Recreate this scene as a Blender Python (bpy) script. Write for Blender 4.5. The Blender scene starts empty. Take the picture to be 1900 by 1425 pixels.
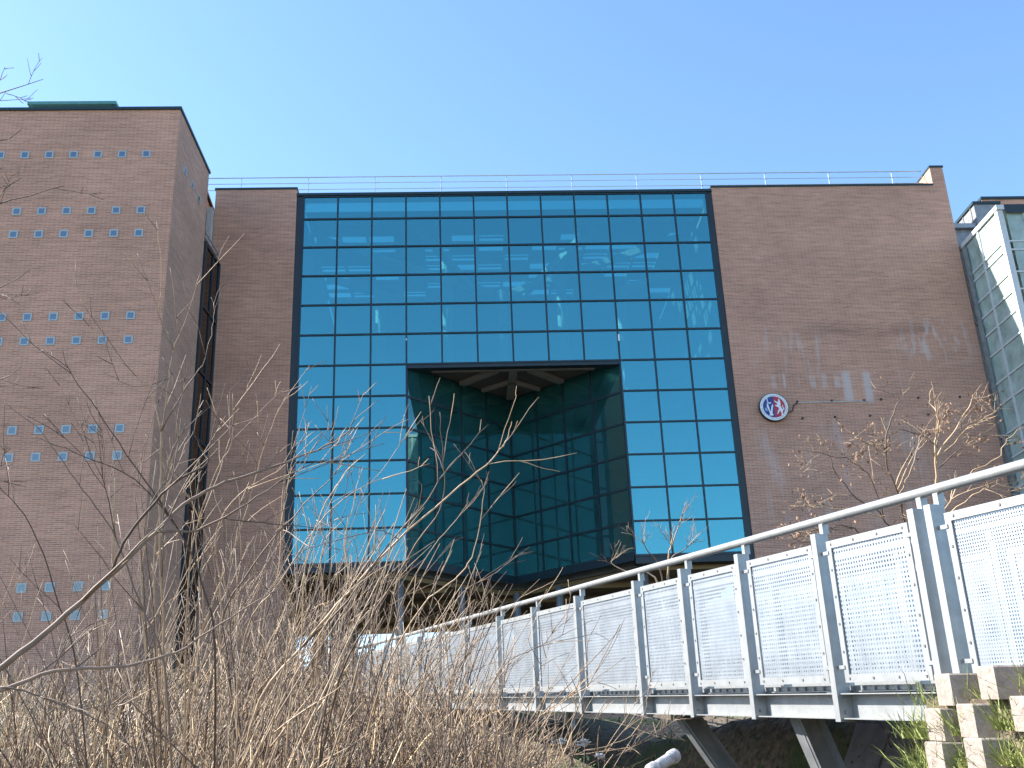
import bpy, math, random
import numpy as np
from mathutils import Vector, Matrix

R = math.radians
random.seed(7)
rng = np.random.default_rng(7)
scene = bpy.context.scene
col = scene.collection

# ------------------------------------------------------------------ camera
CAM = np.array([-2.160, -36.610, 1.600])
YAW, PITCH, ROLL = R(3.227), R(21.075), R(-2.314)
FPX = 2015.07                                   # focal length in pixels of a 1900 px wide picture
_fw = np.array([math.sin(YAW) * math.cos(PITCH), math.cos(YAW) * math.cos(PITCH), math.sin(PITCH)])
_r0 = np.array([math.cos(YAW), -math.sin(YAW), 0.0])
_u0 = np.cross(_r0, _fw)
_r = math.cos(ROLL) * _r0 + math.sin(ROLL) * _u0
_u = -math.sin(ROLL) * _r0 + math.cos(ROLL) * _u0
cd = bpy.data.cameras.new('camera')
cam = bpy.data.objects.new('camera', cd)
col.objects.link(cam)
cd.sensor_width = 36.0
cd.lens = FPX / 1900.0 * 36.0
cd.clip_start = 0.05
cd.clip_end = 3000
m = Matrix(((_r[0], _u[0], -_fw[0], CAM[0]), (_r[1], _u[1], -_fw[1], CAM[1]), (_r[2], _u[2], -_fw[2], CAM[2]), (0, 0, 0, 1)))
cam.matrix_world = m
scene.camera = cam

# ------------------------------------------------------------------ sky, sun, exposure
TO_SUN = Vector((-0.77, 0.20, 0.60)).normalized()
world = bpy.data.worlds.new('World')
scene.world = world
world.use_nodes = True
wn = world.node_tree
bg = wn.nodes['Background']
sky = wn.nodes.new('ShaderNodeTexSky')
sky.sky_type = 'NISHITA'
sky.sun_disc = False
sky.sun_elevation = math.asin(TO_SUN.z)
sky.sun_rotation = math.atan2(TO_SUN.x, TO_SUN.y)
sky.altitude = 300
sky.air_density = 1.0
sky.dust_density = 0.5
sky.ozone_density = 2.5
hs = wn.nodes.new('ShaderNodeHueSaturation')      # the camera's cool, vivid rendering of a clear sky
hs.inputs['Saturation'].default_value = 1.08
hs.inputs['Hue'].default_value = 0.499
wn.links.new(sky.outputs[0], hs.inputs['Color'])
wn.links.new(hs.outputs[0], bg.inputs[0])
bg.inputs[1].default_value = 0.128
sd = bpy.data.lights.new('sun', 'SUN')
sd.energy = 5.0
sd.angle = R(0.5)
sd.color = (1.0, 0.95, 0.88)
sun = bpy.data.objects.new('sun', sd)
col.objects.link(sun)
sun.rotation_euler = TO_SUN.to_track_quat('Z', 'Y').to_euler()
sun.location = (-60, 20, 60)
scene.view_settings.view_transform = 'Standard'
scene.view_settings.look = 'None'
scene.view_settings.gamma = 1.0
scene.view_settings.exposure = 1.6
scene.render.engine = 'CYCLES'
scene.cycles.max_bounces = 12
scene.cycles.transparent_max_bounces = 24


# ------------------------------------------------------------------ helpers
def at(x, y, d):
    """point at depth d (metres along the view axis) through a spot of the 1900 x 1425 photograph"""
    return CAM + (_fw + _r * (x - 950) / FPX - _u * (y - 712.5) / FPX) * d


class MB:
    def __init__(s):
        s.v, s.f = [], []

    def add(s, vs, fs):
        o = len(s.v)
        s.v += [tuple(map(float, p)) for p in vs]
        s.f += [tuple(i + o for i in f) for f in fs]
        return s

    def hexa(s, p):
        return s.add(p, [(0, 3, 2, 1), (4, 5, 6, 7), (0, 1, 5, 4), (1, 2, 6, 5), (2, 3, 7, 6), (3, 0, 4, 7)])

    def box(s, x0, x1, y0, y1, z0, z1):
        return s.hexa([(x0, y0, z0), (x1, y0, z0), (x1, y1, z0), (x0, y1, z0), (x0, y0, z1), (x1, y0, z1), (x1, y1, z1), (x0, y1, z1)])

    def prism(s, poly, z0, z1):
        n = len(poly)
        a = [(p[0], p[1], z0) for p in poly] + [(p[0], p[1], z1) for p in poly]
        return s.add(a, [tuple(range(n - 1, -1, -1)), tuple(range(n, 2 * n))] + [(i, (i + 1) % n, n + (i + 1) % n, n + i) for i in range(n)])

    def bar(s, a, b, w, h, up=(0, 0, 1)):
        a, b, up = np.array(a, float), np.array(b, float), np.array(up, float)
        d = b - a
        d /= np.linalg.norm(d)
        x = np.cross(d, up)
        x /= np.linalg.norm(x)
        z = np.cross(x, d)
        x, z = x * w / 2, z * h / 2
        return s.hexa([a - x - z, a + x - z, b + x - z, b - x - z, a - x + z, a + x + z, b + x + z, b - x + z])

    def tube(s, pts, rad, n=5):
        pts = np.array(pts, float)
        k = len(pts)
        rad = np.broadcast_to(np.array(rad, float), (k,))
        t = np.gradient(pts, axis=0)
        t /= np.linalg.norm(t, axis=1)[:, None] + 1e-9
        ref = np.array([0.31, 0.87, 0.37]) if abs(t[0] @ np.array([0.31, 0.87, 0.37])) < 0.9 else np.array([1.0, 0, 0])
        x = np.cross(t, ref)
        x /= np.linalg.norm(x, axis=1)[:, None] + 1e-9
        y = np.cross(t, x)
        a = np.arange(n) * 2 * math.pi / n
        ring = pts[:, None, :] + rad[:, None, None] * (np.cos(a)[None, :, None] * x[:, None, :] + np.sin(a)[None, :, None] * y[:, None, :])
        fs = [(i * n + j, i * n + (j + 1) % n, (i + 1) * n + (j + 1) % n, (i + 1) * n + j) for i in range(k - 1) for j in range(n)]
        fs += [tuple(range(n - 1, -1, -1)), tuple((k - 1) * n + j for j in range(n))]
        return s.add(ring.reshape(-1, 3), fs)

    def mesh(s, name):
        me = bpy.data.meshes.new(name)
        me.from_pydata(s.v, [], s.f)
        me.update()
        return me

    def build(s, name, mat, parent=None, smooth=False, loc=None):
        me = s.mesh(name)
        me.materials.append(mat)
        if smooth:
            me.shade_smooth()
        return link(name, me, parent, loc)


def link(name, me, parent=None, loc=None):
    o = bpy.data.objects.new(name, me)
    col.objects.link(o)
    if parent is not None:
        o.parent = parent
        if loc is None:
            # parts are modelled in world coordinates: undo the parent's offset
            o.location = -root_loc(parent)
    if loc is not None:
        o.location = Vector(loc) - (root_loc(parent) if parent is not None else Vector((0, 0, 0)))
    return o


def root_loc(o):
    v = Vector((0, 0, 0))
    while o is not None:
        v += o.location
        o = o.parent
    return v


def tag(o, label=None, cat=None, group=None, kind=None):
    for k, v in (('label', label), ('category', cat), ('group', group), ('kind', kind)):
        if v:
            o[k] = v
    return o


def thing(name, loc, label, cat, group=None):
    o = bpy.data.objects.new(name, None)
    col.objects.link(o)
    o.location = loc
    o.empty_display_size = 0.3
    return tag(o, label, cat, group)


def clone(o, parent, loc):
    c = o.copy()
    col.objects.link(c)
    c.parent = parent
    c.location = Vector(loc) - (root_loc(parent) if parent is not None else Vector((0, 0, 0)))
    return c


# ------------------------------------------------------------------ materials
def new_mat(name):
    mt = bpy.data.materials.new(name)
    mt.use_nodes = True
    nt = mt.node_tree
    return mt, nt, nt.nodes['Principled BSDF'], nt.nodes['Material Output']


def N(nt, typ, **kw):
    n = nt.nodes.new(typ)
    for k, v in kw.items():
        setattr(n, k, v)
    return n


def plain(name, c, rough=0.6, metal=0.0, var=0.25, scale=6.0, bump=0.0, c2=None, detail=6.0, spec=0.5, island=False):
    mt, nt, p, out = new_mat(name)
    geo = N(nt, 'ShaderNodeNewGeometry')
    no = N(nt, 'ShaderNodeTexNoise')
    no.inputs['Scale'].default_value = scale
    no.inputs['Detail'].default_value = detail
    no.inputs['Roughness'].default_value = 0.65
    nt.links.new(geo.outputs['Position'], no.inputs['Vector'])
    rp = N(nt, 'ShaderNodeValToRGB')
    rp.color_ramp.elements[0].position = 0.3
    rp.color_ramp.elements[1].position = 0.7
    a = [max(0, x * (1 - var)) for x in c]
    b = c2 if c2 else [min(1, x * (1 + var)) for x in c]
    rp.color_ramp.elements[0].color = (*a, 1)
    rp.color_ramp.elements[1].color = (*b, 1)
    if island:
        rp.color_ramp.elements[0].position = 0.32
        rp.color_ramp.elements[1].position = 0.95
        av = N(nt, 'ShaderNodeMath', operation='MULTIPLY_ADD')
        nt.links.new(geo.outputs['Random Per Island'], av.inputs[0])
        av.inputs[1].default_value = 0.8
        sb = N(nt, 'ShaderNodeMath', operation='MULTIPLY_ADD')
        nt.links.new(no.outputs[0], sb.inputs[0])
        sb.inputs[1].default_value = 0.6
        sb.inputs[2].default_value = -0.2
        nt.links.new(sb.outputs[0], av.inputs[2])
        nt.links.new(av.outputs[0], rp.inputs[0])
    else:
        nt.links.new(no.outputs[0], rp.inputs[0])
    nt.links.new(rp.outputs[0], p.inputs['Base Color'])
    p.inputs['Roughness'].default_value = rough
    p.inputs['Metallic'].default_value = metal
    p.inputs['Specular IOR Level'].default_value = spec
    if bump:
        bp = N(nt, 'ShaderNodeBump')
        bp.inputs['Strength'].default_value = bump
        bp.inputs['Distance'].default_value = 0.02
        nt.links.new(no.outputs[0], bp.inputs['Height'])
        nt.links.new(bp.outputs[0], p.inputs['Normal'])
    return mt


def brick_mat(name, stains=False, tint=(1, 1, 1)):
    mt, nt, p, out = new_mat(name)
    L = nt.links.new
    geo = N(nt, 'ShaderNodeNewGeometry')
    sp = N(nt, 'ShaderNodeSeparateXYZ')
    sn = N(nt, 'ShaderNodeSeparateXYZ')
    L(geo.outputs['Position'], sp.inputs[0])
    L(geo.outputs['Normal'], sn.inputs[0])
    ab = N(nt, 'ShaderNodeMath', operation='ABSOLUTE')
    L(sn.outputs['X'], ab.inputs[0])
    gt = N(nt, 'ShaderNodeMath', operation='GREATER_THAN')
    L(ab.outputs[0], gt.inputs[0])
    gt.inputs[1].default_value = 0.5
    mx = N(nt, 'ShaderNodeMix', data_type='FLOAT')
    L(gt.outputs[0], mx.inputs[0])
    L(sp.outputs['X'], mx.inputs[2])
    L(sp.outputs['Y'], mx.inputs[3])
    cv = N(nt, 'ShaderNodeCombineXYZ')
    L(mx.outputs[0], cv.inputs['X'])
    L(sp.outputs['Z'], cv.inputs['Y'])
    bt = N(nt, 'ShaderNodeTexBrick')
    L(cv.outputs[0], bt.inputs['Vector'])
    bt.inputs['Scale'].default_value = 1.0
    bt.inputs['Brick Width'].default_value = 0.29
    bt.inputs['Row Height'].default_value = 0.058
    bt.inputs['Mortar Size'].default_value = 0.008
    bt.inputs['Mortar Smooth'].default_value = 0.2
    bt.inputs['Color1'].default_value = (0.51 * tint[0], 0.250 * tint[1], 0.166 * tint[2], 1)
    bt.inputs['Color2'].default_value = (0.375 * tint[0], 0.180 * tint[1], 0.120 * tint[2], 1)
    bt.inputs['Mortar'].default_value = (0.57, 0.42, 0.32, 1)
    # course-to-course and weathering variation
    n1 = N(nt, 'ShaderNodeTexNoise')
    mp = N(nt, 'ShaderNodeMapping')
    mp.inputs['Scale'].default_value = (0.7, 9.0, 1)
    L(cv.outputs[0], mp.inputs[0])
    L(mp.outputs[0], n1.inputs['Vector'])
    n1.inputs['Scale'].default_value = 1.0
    n1.inputs['Detail'].default_value = 5
    n2 = N(nt, 'ShaderNodeTexNoise')
    L(cv.outputs[0], n2.inputs['Vector'])
    n2.inputs['Scale'].default_value = 0.45
    n2.inputs['Detail'].default_value = 7
    mulr = N(nt, 'ShaderNodeMath', operation='MULTIPLY_ADD')
    L(n1.outputs[0], mulr.inputs[0])
    mulr.inputs[1].default_value = 0.55
    mulr.inputs[2].default_value = 0.42
    mul2 = N(nt, 'ShaderNodeMath', operation='MULTIPLY_ADD')
    L(n2.outputs[0], mul2.inputs[0])
    mul2.inputs[1].default_value = 0.60
    L(mulr.outputs[0], mul2.inputs[2])
    mc = N(nt, 'ShaderNodeMix', data_type='RGBA', blend_type='MULTIPLY')
    mc.inputs[0].default_value = 1
    L(bt.outputs[0], mc.inputs[6])
    L(mul2.outputs[0], mc.inputs[7])
    last = mc.outputs[2]
    if stains:
        # lime bloom that has run down the wall: streaks under two anchor lines and pale patches
        def box_mask(sock, lo, hi, soft):
            a = N(nt, 'ShaderNodeMapRange', interpolation_type='SMOOTHSTEP')
            a.inputs[1].default_value, a.inputs[2].default_value = lo - soft, lo + soft
            L(sock, a.inputs[0])
            b = N(nt, 'ShaderNodeMapRange', interpolation_type='SMOOTHSTEP')
            b.inputs[1].default_value, b.inputs[2].default_value = hi - soft, hi + soft
            b.inputs[3].default_value, b.inputs[4].default_value = 1, 0
            L(sock, b.inputs[0])
            mm = N(nt, 'ShaderNodeMath', operation='MULTIPLY')
            L(a.outputs[0], mm.inputs[0])
            L(b.outputs[0], mm.inputs[1])
            return mm.outputs[0]

        def mul(a, b):
            mm = N(nt, 'ShaderNodeMath', operation='MULTIPLY')
            L(a, mm.inputs[0])
            if isinstance(b, float):
                mm.inputs[1].default_value = b
            else:
                L(b, mm.inputs[1])
            return mm.outputs[0]

        def streaks(sx, sz, lo, hi):
            no = N(nt, 'ShaderNodeTexNoise')
            mpp = N(nt, 'ShaderNodeMapping')
            mpp.inputs['Scale'].default_value = (sx, sz, 1)
            L(cv.outputs[0], mpp.inputs[0])
            L(mpp.outputs[0], no.inputs['Vector'])
            no.inputs['Scale'].default_value = 1
            no.inputs['Detail'].default_value = 4
            a = N(nt, 'ShaderNodeMapRange')
            a.inputs[1].default_value, a.inputs[2].default_value = lo, hi
            L(no.outputs[0], a.inputs[0])
            return a.outputs[0]
        X, Z = sp.outputs['X'], sp.outputs['Z']
        masks = [
            mul(mul(box_mask(X, 12.05, 12.35, 0.10), box_mask(Z, 14.78, 15.95, 0.12)), 0.60),
            mul(mul(box_mask(X, 12.82, 13.10, 0.08), box_mask(Z, 14.75, 15.9, 0.15)), 0.60),
            mul(mul(mul(box_mask(X, 9.4, 12.3, 0.4), box_mask(Z, 15.35, 15.9, 0.12)), streaks(3.2, 0.25, 0.50, 0.62)), 0.55),
            mul(mul(mul(box_mask(X, 13.2, 14.8, 0.3), box_mask(Z, 15.3, 15.9, 0.25)), streaks(3.2, 0.25, 0.52, 0.64)), 0.35),
            mul(mul(mul(box_mask(X, 14.5, 17.0, 0.6), box_mask(Z, 16.3, 17.9, 0.5)), streaks(4.5, 1.1, 0.50, 0.62)), 0.45),
            mul(mul(mul(box_mask(X, 9.0, 11.6, 0.6), box_mask(Z, 16.0, 17.6, 0.6)), streaks(3.5, 0.6, 0.52, 0.66)), 0.38),
            mul(mul(mul(box_mask(X, 8.3, 15.5, 0.6), box_mask(Z, 10.0, 13.9, 0.8)), streaks(2.2, 0.35, 0.54, 0.68)), 0.30),
        ]
        dark = mul(mul(mul(box_mask(X, 11.0, 17.0, 1.2), box_mask(Z, 17.3, 17.8, 0.35)), streaks(0.6, 1.5, 0.40, 0.62)), 0.45)
        cur = masks[0]
        for k in masks[1:]:
            mm = N(nt, 'ShaderNodeMath', operation='MAXIMUM')
            L(cur, mm.inputs[0])
            L(k, mm.inputs[1])
            cur = mm.outputs[0]
        dk = N(nt, 'ShaderNodeMix', data_type='RGBA')
        L(dark, dk.inputs[0])
        L(last, dk.inputs[6])
        dk.inputs[7].default_value = (0.10, 0.055, 0.045, 1)
        ms = N(nt, 'ShaderNodeMix', data_type='RGBA')
        L(cur, ms.inputs[0])
        L(dk.outputs[2], ms.inputs[6])
        ms.inputs[7].default_value = (0.52, 0.50, 0.50, 1)
        last = ms.outputs[2]
    L(last, p.inputs['Base Color'])
    p.inputs['Roughness'].default_value = 0.9
    bp = N(nt, 'ShaderNodeBump')
    bp.inputs['Strength'].default_value = 0.5
    bp.inputs['Distance'].default_value = 0.01
    bp.invert = True
    L(bt.outputs['Fac'], bp.inputs['Height'])
    L(bp.outputs[0], p.inputs['Normal'])
    return mt


def glass_mat(name, trans, refl, fac0, rough=0.0, wav=0.0, dust_or_lift=None, dust_or_lift_amt=0.0):
    mt, nt, p, out = new_mat(name)
    nt.nodes.remove(p)
    L = nt.links.new
    tr = N(nt, 'ShaderNodeBsdfTransparent')
    tr.inputs[0].default_value = (*trans, 1)
    gl = N(nt, 'ShaderNodeBsdfGlossy')
    gl.inputs[0].default_value = (*refl, 1)
    gl.inputs['Roughness'].default_value = rough
    fr = N(nt, 'ShaderNodeFresnel')
    fr.inputs['IOR'].default_value = 1.5
    mr = N(nt, 'ShaderNodeMapRange')
    mr.inputs[1].default_value, mr.inputs[2].default_value = 0.04, 1.0
    mr.inputs[3].default_value, mr.inputs[4].default_value = fac0, 1.0
    L(fr.outputs[0], mr.inputs[0])
    mx = N(nt, 'ShaderNodeMixShader')
    L(mr.outputs[0], mx.inputs[0])
    L(tr.outputs[0], mx.inputs[1])
    L(gl.outputs[0], mx.inputs[2])
    if dust_or_lift:
        # scattering film: grime on stair panes, teal brightening painted into recess panes
        df = N(nt, 'ShaderNodeBsdfDiffuse')
        df.inputs[0].default_value = (*dust_or_lift, 1)
        tl = N(nt, 'ShaderNodeBsdfTranslucent')
        tl.inputs[0].default_value = (*dust_or_lift, 1)
        dm = N(nt, 'ShaderNodeMixShader')
        dm.inputs[0].default_value = 0.35
        L(df.outputs[0], dm.inputs[1])
        L(tl.outputs[0], dm.inputs[2])
        geo2 = N(nt, 'ShaderNodeNewGeometry')
        no2 = N(nt, 'ShaderNodeTexNoise')
        no2.inputs['Scale'].default_value = 1.6
        no2.inputs['Detail'].default_value = 5
        L(geo2.outputs['Position'], no2.inputs['Vector'])
        am = N(nt, 'ShaderNodeMapRange')
        am.inputs[1].default_value, am.inputs[2].default_value = 0.3, 0.7
        am.inputs[3].default_value, am.inputs[4].default_value = dust_or_lift_amt * 0.6, dust_or_lift_amt * 1.3
        L(no2.outputs[0], am.inputs[0])
        fx = N(nt, 'ShaderNodeMixShader')
        L(am.outputs[0], fx.inputs[0])
        L(mx.outputs[0], fx.inputs[1])
        L(dm.outputs[0], fx.inputs[2])
        L(fx.outputs[0], out.inputs['Surface'])
    else:
        L(mx.outputs[0], out.inputs['Surface'])
    if wav:
        geo = N(nt, 'ShaderNodeNewGeometry')
        no = N(nt, 'ShaderNodeTexNoise')
        no.inputs['Scale'].default_value = 0.9
        no.inputs['Detail'].default_value = 1
        L(geo.outputs['Position'], no.inputs['Vector'])
        bp = N(nt, 'ShaderNodeBump')
        bp.inputs['Strength'].default_value = wav
        bp.inputs['Distance'].default_value = 0.05
        L(no.outputs[0], bp.inputs['Height'])
        L(bp.outputs[0], gl.inputs['Normal'])
    return mt


M = {
    'brick': brick_mat('brick'),
    'brick_stain': brick_mat('brick_with_lime_bloom', True, (0.92, 0.92, 0.92)),
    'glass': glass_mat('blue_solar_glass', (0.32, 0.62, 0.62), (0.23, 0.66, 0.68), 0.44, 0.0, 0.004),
    'recess_glass': glass_mat('teal_recess_glass', (0.24, 0.50, 0.48), (0.36, 0.74, 0.74), 0.28, 0.0, 0.0, (0.045, 0.20, 0.21), 0.36),  # teal film colour paints a lit look into the dark recess panes
    'dark_glass': glass_mat('dark_link_glass', (0.10, 0.11, 0.10), (0.55, 0.52, 0.48), 0.25),
    'clear_glass': glass_mat('greenish_stair_glass', (0.55, 0.72, 0.66), (0.8, 0.9, 0.88), 0.12, 0.0, 0.0, (0.66, 0.74, 0.70), 0.58),
    'frame': plain('dark_teal_frame', (0.012, 0.028, 0.040), 0.4, 0.2, 0.2),
    'fin': plain('dark_edge_cladding', (0.022, 0.034, 0.042), 0.45, 0.3, 0.2, 2),
    'coping': plain('dark_green_coping', (0.020, 0.045, 0.050), 0.45, 0.4, 0.2),
    'green_metal': plain('green_roof_metal', (0.10, 0.26, 0.22), 0.45, 0.2, 0.15),
    'concrete': plain('grey_concrete', (0.42, 0.41, 0.39), 0.85, 0, 0.15, 3, 0.1),
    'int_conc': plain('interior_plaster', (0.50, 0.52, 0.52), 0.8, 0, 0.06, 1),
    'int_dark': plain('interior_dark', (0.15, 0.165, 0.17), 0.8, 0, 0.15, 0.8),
    'ochre': plain('ochre_soffit', (0.27, 0.205, 0.115), 0.85, 0, 0.18, 1.2),
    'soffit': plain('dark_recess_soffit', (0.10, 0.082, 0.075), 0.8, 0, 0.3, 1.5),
    'soffit_beam': plain('grey_soffit_beam', (0.23, 0.21, 0.195), 0.7, 0, 0.15, 2),
    'rail': plain('roof_rail_steel', (0.48, 0.52, 0.56), 0.4, 0.6, 0.1),
    'galv': plain('galvanised_steel', (0.31, 0.32, 0.32), 0.42, 0.45, 0.14, 9, 0.04, None, 8),
    'galv_dull': plain('dull_galvanised_steel', (0.24, 0.25, 0.255), 0.5, 0.4, 0.25, 5, 0.05),
    'pale_steel': plain('pale_painted_steel', (0.52, 0.55, 0.55), 0.5, 0.0, 0.1, 5),
    'sheet': plain('perforated_zinc_sheet', (0.40, 0.43, 0.46), 0.38, 0.75, 0.16, 4, 0.03, None, 4),
    'bolt': plain('weathered_bolt_steel', (0.22, 0.21, 0.20), 0.5, 0.6, 0.2, 30),
    'paper': plain('white_paper', (0.75, 0.78, 0.78), 0.7, 0, 0.04, 3),
    'block': plain('concrete_planter_block', (0.29, 0.24, 0.205), 0.95, 0, 0.28, 26, 0.5, None, 8),
    'slab': plain('dark_paving_slab', (0.19, 0.18, 0.19), 0.9, 0, 0.25, 8, 0.2),
    'stem': plain('pale_dry_bark', (0.17, 0.105, 0.065), 0.55, 0, 0.3, 14, 0.1, (0.60, 0.42, 0.255), 4, 0.5, True),  # dark-to-pale range stands in for shaded and sunlit stems
    'stem_dark': plain('grey_brown_bark', (0.12, 0.078, 0.056), 0.75, 0, 0.35, 16, 0.1, (0.26, 0.18, 0.13), 4, 0.5, True),
    'stalk': plain('straw_stalk', (0.075, 0.046, 0.024), 0.6, 0, 0.3, 7, 0, (0.66, 0.46, 0.245), 3, 0.5, True),  # random dark-to-pale spread paints shadow and highlight contrast into the stalks
    'dry_leaf': plain('dry_brown_leaf', (0.25, 0.135, 0.07), 0.8, 0, 0.4, 20),
    'grass': plain('rough_grass', (0.15, 0.23, 0.045), 0.7, 0, 0.4, 9, 0, (0.40, 0.42, 0.13)),
    'ivy': plain('ivy_leaf', (0.055, 0.12, 0.025), 0.45, 0, 0.4, 12),
    'white_plastic': plain('white_plastic', (0.40, 0.38, 0.38), 0.5, 0, 0.45, 30),
    'litter_leaf': plain('dead_leaf_litter', (0.22, 0.155, 0.10), 0.9, 0, 0.5, 8),
    'yellow': plain('yellow_paint', (0.65, 0.42, 0.04), 0.5, 0, 0.1),
    'emblem_white': plain('emblem_white', (0.68, 0.72, 0.74), 0.5, 0, 0.05, 20),
    'emblem_blue': plain('emblem_blue', (0.018, 0.040, 0.22), 0.45, 0, 0.1, 12),
    'emblem_red': plain('emblem_red', (0.40, 0.022, 0.035), 0.45, 0, 0.1, 12),
    'emblem_pale': plain('emblem_pale_blue', (0.20, 0.36, 0.55), 0.5, 0, 0.1, 12),
    'emblem_letter': plain('emblem_letter', (0.16, 0.20, 0.26), 0.5, 0, 0.1, 12),
    'cable': plain('black_cable', (0.03, 0.03, 0.03), 0.6, 0, 0.1),
    'block_glass': glass_mat('glass_block_pane', (0.10, 0.16, 0.20), (0.42, 0.48, 0.51), 0.46, 0.28),
    'block_rim': plain('glass_block_rim', (0.36, 0.42, 0.43), 0.35, 0, 0.1, 30),
}


def ground_mat():
    mt, nt, p, out = new_mat('earth_with_dead_leaves')
    L = nt.links.new
    geo = N(nt, 'ShaderNodeNewGeometry')
    a = N(nt, 'ShaderNodeTexNoise')
    a.inputs['Scale'].default_value = 0.6
    a.inputs['Detail'].default_value = 8
    b = N(nt, 'ShaderNodeTexNoise')
    b.inputs['Scale'].default_value = 14
    b.inputs['Detail'].default_value = 8
    for n in (a, b):
        L(geo.outputs['Position'], n.inputs['Vector'])
    r1 = N(nt, 'ShaderNodeValToRGB')
    r1.color_ramp.elements[0].color = (0.055, 0.042, 0.030, 1)
    r1.color_ramp.elements[1].color = (0.19, 0.145, 0.095, 1)
    r1.color_ramp.elements[0].position, r1.color_ramp.elements[1].position = 0.35, 0.68
    L(b.outputs[0], r1.inputs[0])
    r2 = N(nt, 'ShaderNodeValToRGB')
    r2.color_ramp.elements[0].position, r2.color_ramp.elements[1].position = 0.52, 0.66
    L(a.outputs[0], r2.inputs[0])
    mx = N(nt, 'ShaderNodeMix', data_type='RGBA')
    L(r2.outputs[0], mx.inputs[0])
    L(r1.outputs[0], mx.inputs[6])
    mx.inputs[7].default_value = (0.065, 0.085, 0.028, 1)
    L(mx.outputs[2], p.inputs['Base Color'])
    p.inputs['Roughness'].default_value = 0.95
    bp = N(nt, 'ShaderNodeBump')
    bp.inputs['Strength'].default_value = 0.8
    bp.inputs['Distance'].default_value = 0.05
    L(b.outputs[0], bp.inputs['Height'])
    L(bp.outputs[0], p.inputs['Normal'])
    return mt


M['earth'] = ground_mat()

# ------------------------------------------------------------------ bridge frame of reference (needed by the terrain)
B0 = np.array([0.332, -29.189, 2.034])
BD = np.array([-0.248, 0.964, 0.091])
BN = np.array([0.968, 0.249, 0.0])              # across the deck, away from the lit side


def bp_(s, t, z):
    return B0 + BD * s + BN * t + np.array([0, 0, z])


# ------------------------------------------------------------------ ground
def sstep(a, b, x):
    t = np.clip((x - a) / (b - a), 0, 1)
    return t * t * (3 - 2 * t)


def terr(x, y):
    x, y = np.asarray(x, float), np.asarray(y, float)
    z = np.interp(y, [-700, -60, -40, -36.6, -33, -30, -26, -20, -10, -2, 0, 900], [-4, -1, -0.3, 0, 0.45, 1.15, 1.75, 2.6, 3.9, 5.3, 5.9, 5.9])
    # hollow under the near bridge half; steep far bank shaped to stay in shade
    s = (x - B0[0]) * (-0.2491) + (y - B0[1]) * 0.9684
    t = (x - B0[0]) * 0.9684 + (y - B0[1]) * 0.2491
    beam = B0[2] + 0.0914 * s
    along = sstep(-3.2, -1.2, s) * (1 - sstep(4.5, 9.0, s))
    low = np.minimum(z, beam - 1.15)
    zz = z + (low - z) * sstep(-1.8, 0.1, t) * along
    hi = np.maximum(z, beam - 0.03)
    zz = np.where(t > 0.9, zz + (hi - zz) * sstep(1.15, 1.80, t) * np.maximum(along, 0.0), zz)
    z = zz
    z = z + 0.07 * np.sin(x * 1.7 + y * 0.9) * np.cos(y * 1.3 - x * 0.6) * sstep(-60, -45, y) * (1 - sstep(-3, 0, y))
    return z


gx = np.concatenate([np.linspace(-700, -40, 12), np.linspace(-36, -8, 20)[:-1], np.linspace(-8, 10, 121)[:-1], np.linspace(10, 40, 20), np.linspace(60, 700, 10)])
gy = np.concatenate([np.linspace(-700, -60, 8), np.linspace(-56, -38, 10), np.linspace(-37, -12, 84)[:-1], np.linspace(-12, 2, 22), np.linspace(20, 900, 8)])
GX, GY = np.meshgrid(gx, gy)
GZ = terr(GX, GY)
nx_, ny_ = len(gx), len(gy)
gm = MB()
gm.v = [tuple(p) for p in np.stack([GX, GY, GZ], -1).reshape(-1, 3).tolist()]
gm.f = [(j * nx_ + i, j * nx_ + i + 1, (j + 1) * nx_ + i + 1, (j + 1) * nx_ + i) for j in range(ny_ - 1) for i in range(nx_ - 1)]
ground = tag(gm.build('ground', M['earth'], smooth=True), kind='structure')

# ------------------------------------------------------------------ glass fronted building
PW, PH = 1.3, 1.20731                          # pane grid
ZB = 9.34656                                   # foot of the glass front
ZT = 23.62                                     # top of the glass front
Z1 = ZB + 11 * PH                              # line under the short top row
ZR = ZB + 6 * PH                               # head of the recess
HW = 6 * PW
bld = thing('university_building', (0, 3, 5.9), 'brick building with a tall blue glass front notched over an open ground floor', 'building')

# brick wings
MB().box(-11.155, -8.075, -0.03, 3.4, 3.5, 23.93).build('brick_wing', M['brick'], bld)
w2 = MB()
w2.box(8.03, 16.93, -0.03, 3.4, 3.5, 23.80)
w2.build('brick_wing', M['brick_stain'], bld)
MB().box(16.93, 17.45, -0.03, 7.5, 3.5, 24.62).build('end_wall', M['brick_stain'], bld)
for a in ((-11.19, -8.05, -0.06, 3.43, 23.93, 24.01), (8.0, 16.93, -0.06, 3.43, 23.80, 23.88), (16.90, 17.48, -0.06, 7.53, 24.62, 24.70)):
    MB().box(*a).build('coping', M['coping'], bld)
for x0, x1 in ((-8.075, -HW), (HW, 8.03)):
    MB().box(x0, x1, 0.02, 0.55, ZB - 0.28, ZT + 0.02).build('edge_cladding', M['fin'], bld)
# roof edge above the glass and beam below it
MB().box(-8.075, 8.03, -0.05, 0.55, ZT + 0.02, ZT + 0.13).build('coping', M['coping'], bld)
for x0, x1 in ((-HW, -3 * PW), (3 * PW, HW)):
    MB().box(x0, x1, 0.015, 0.50, ZB - 0.28, ZB).build('base_beam', M['fin'], bld)
MB().box(-3 * PW, 3 * PW, 0.015, 0.50, ZR - 0.16, ZR).build('lintel', M['fin'], bld)

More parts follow.
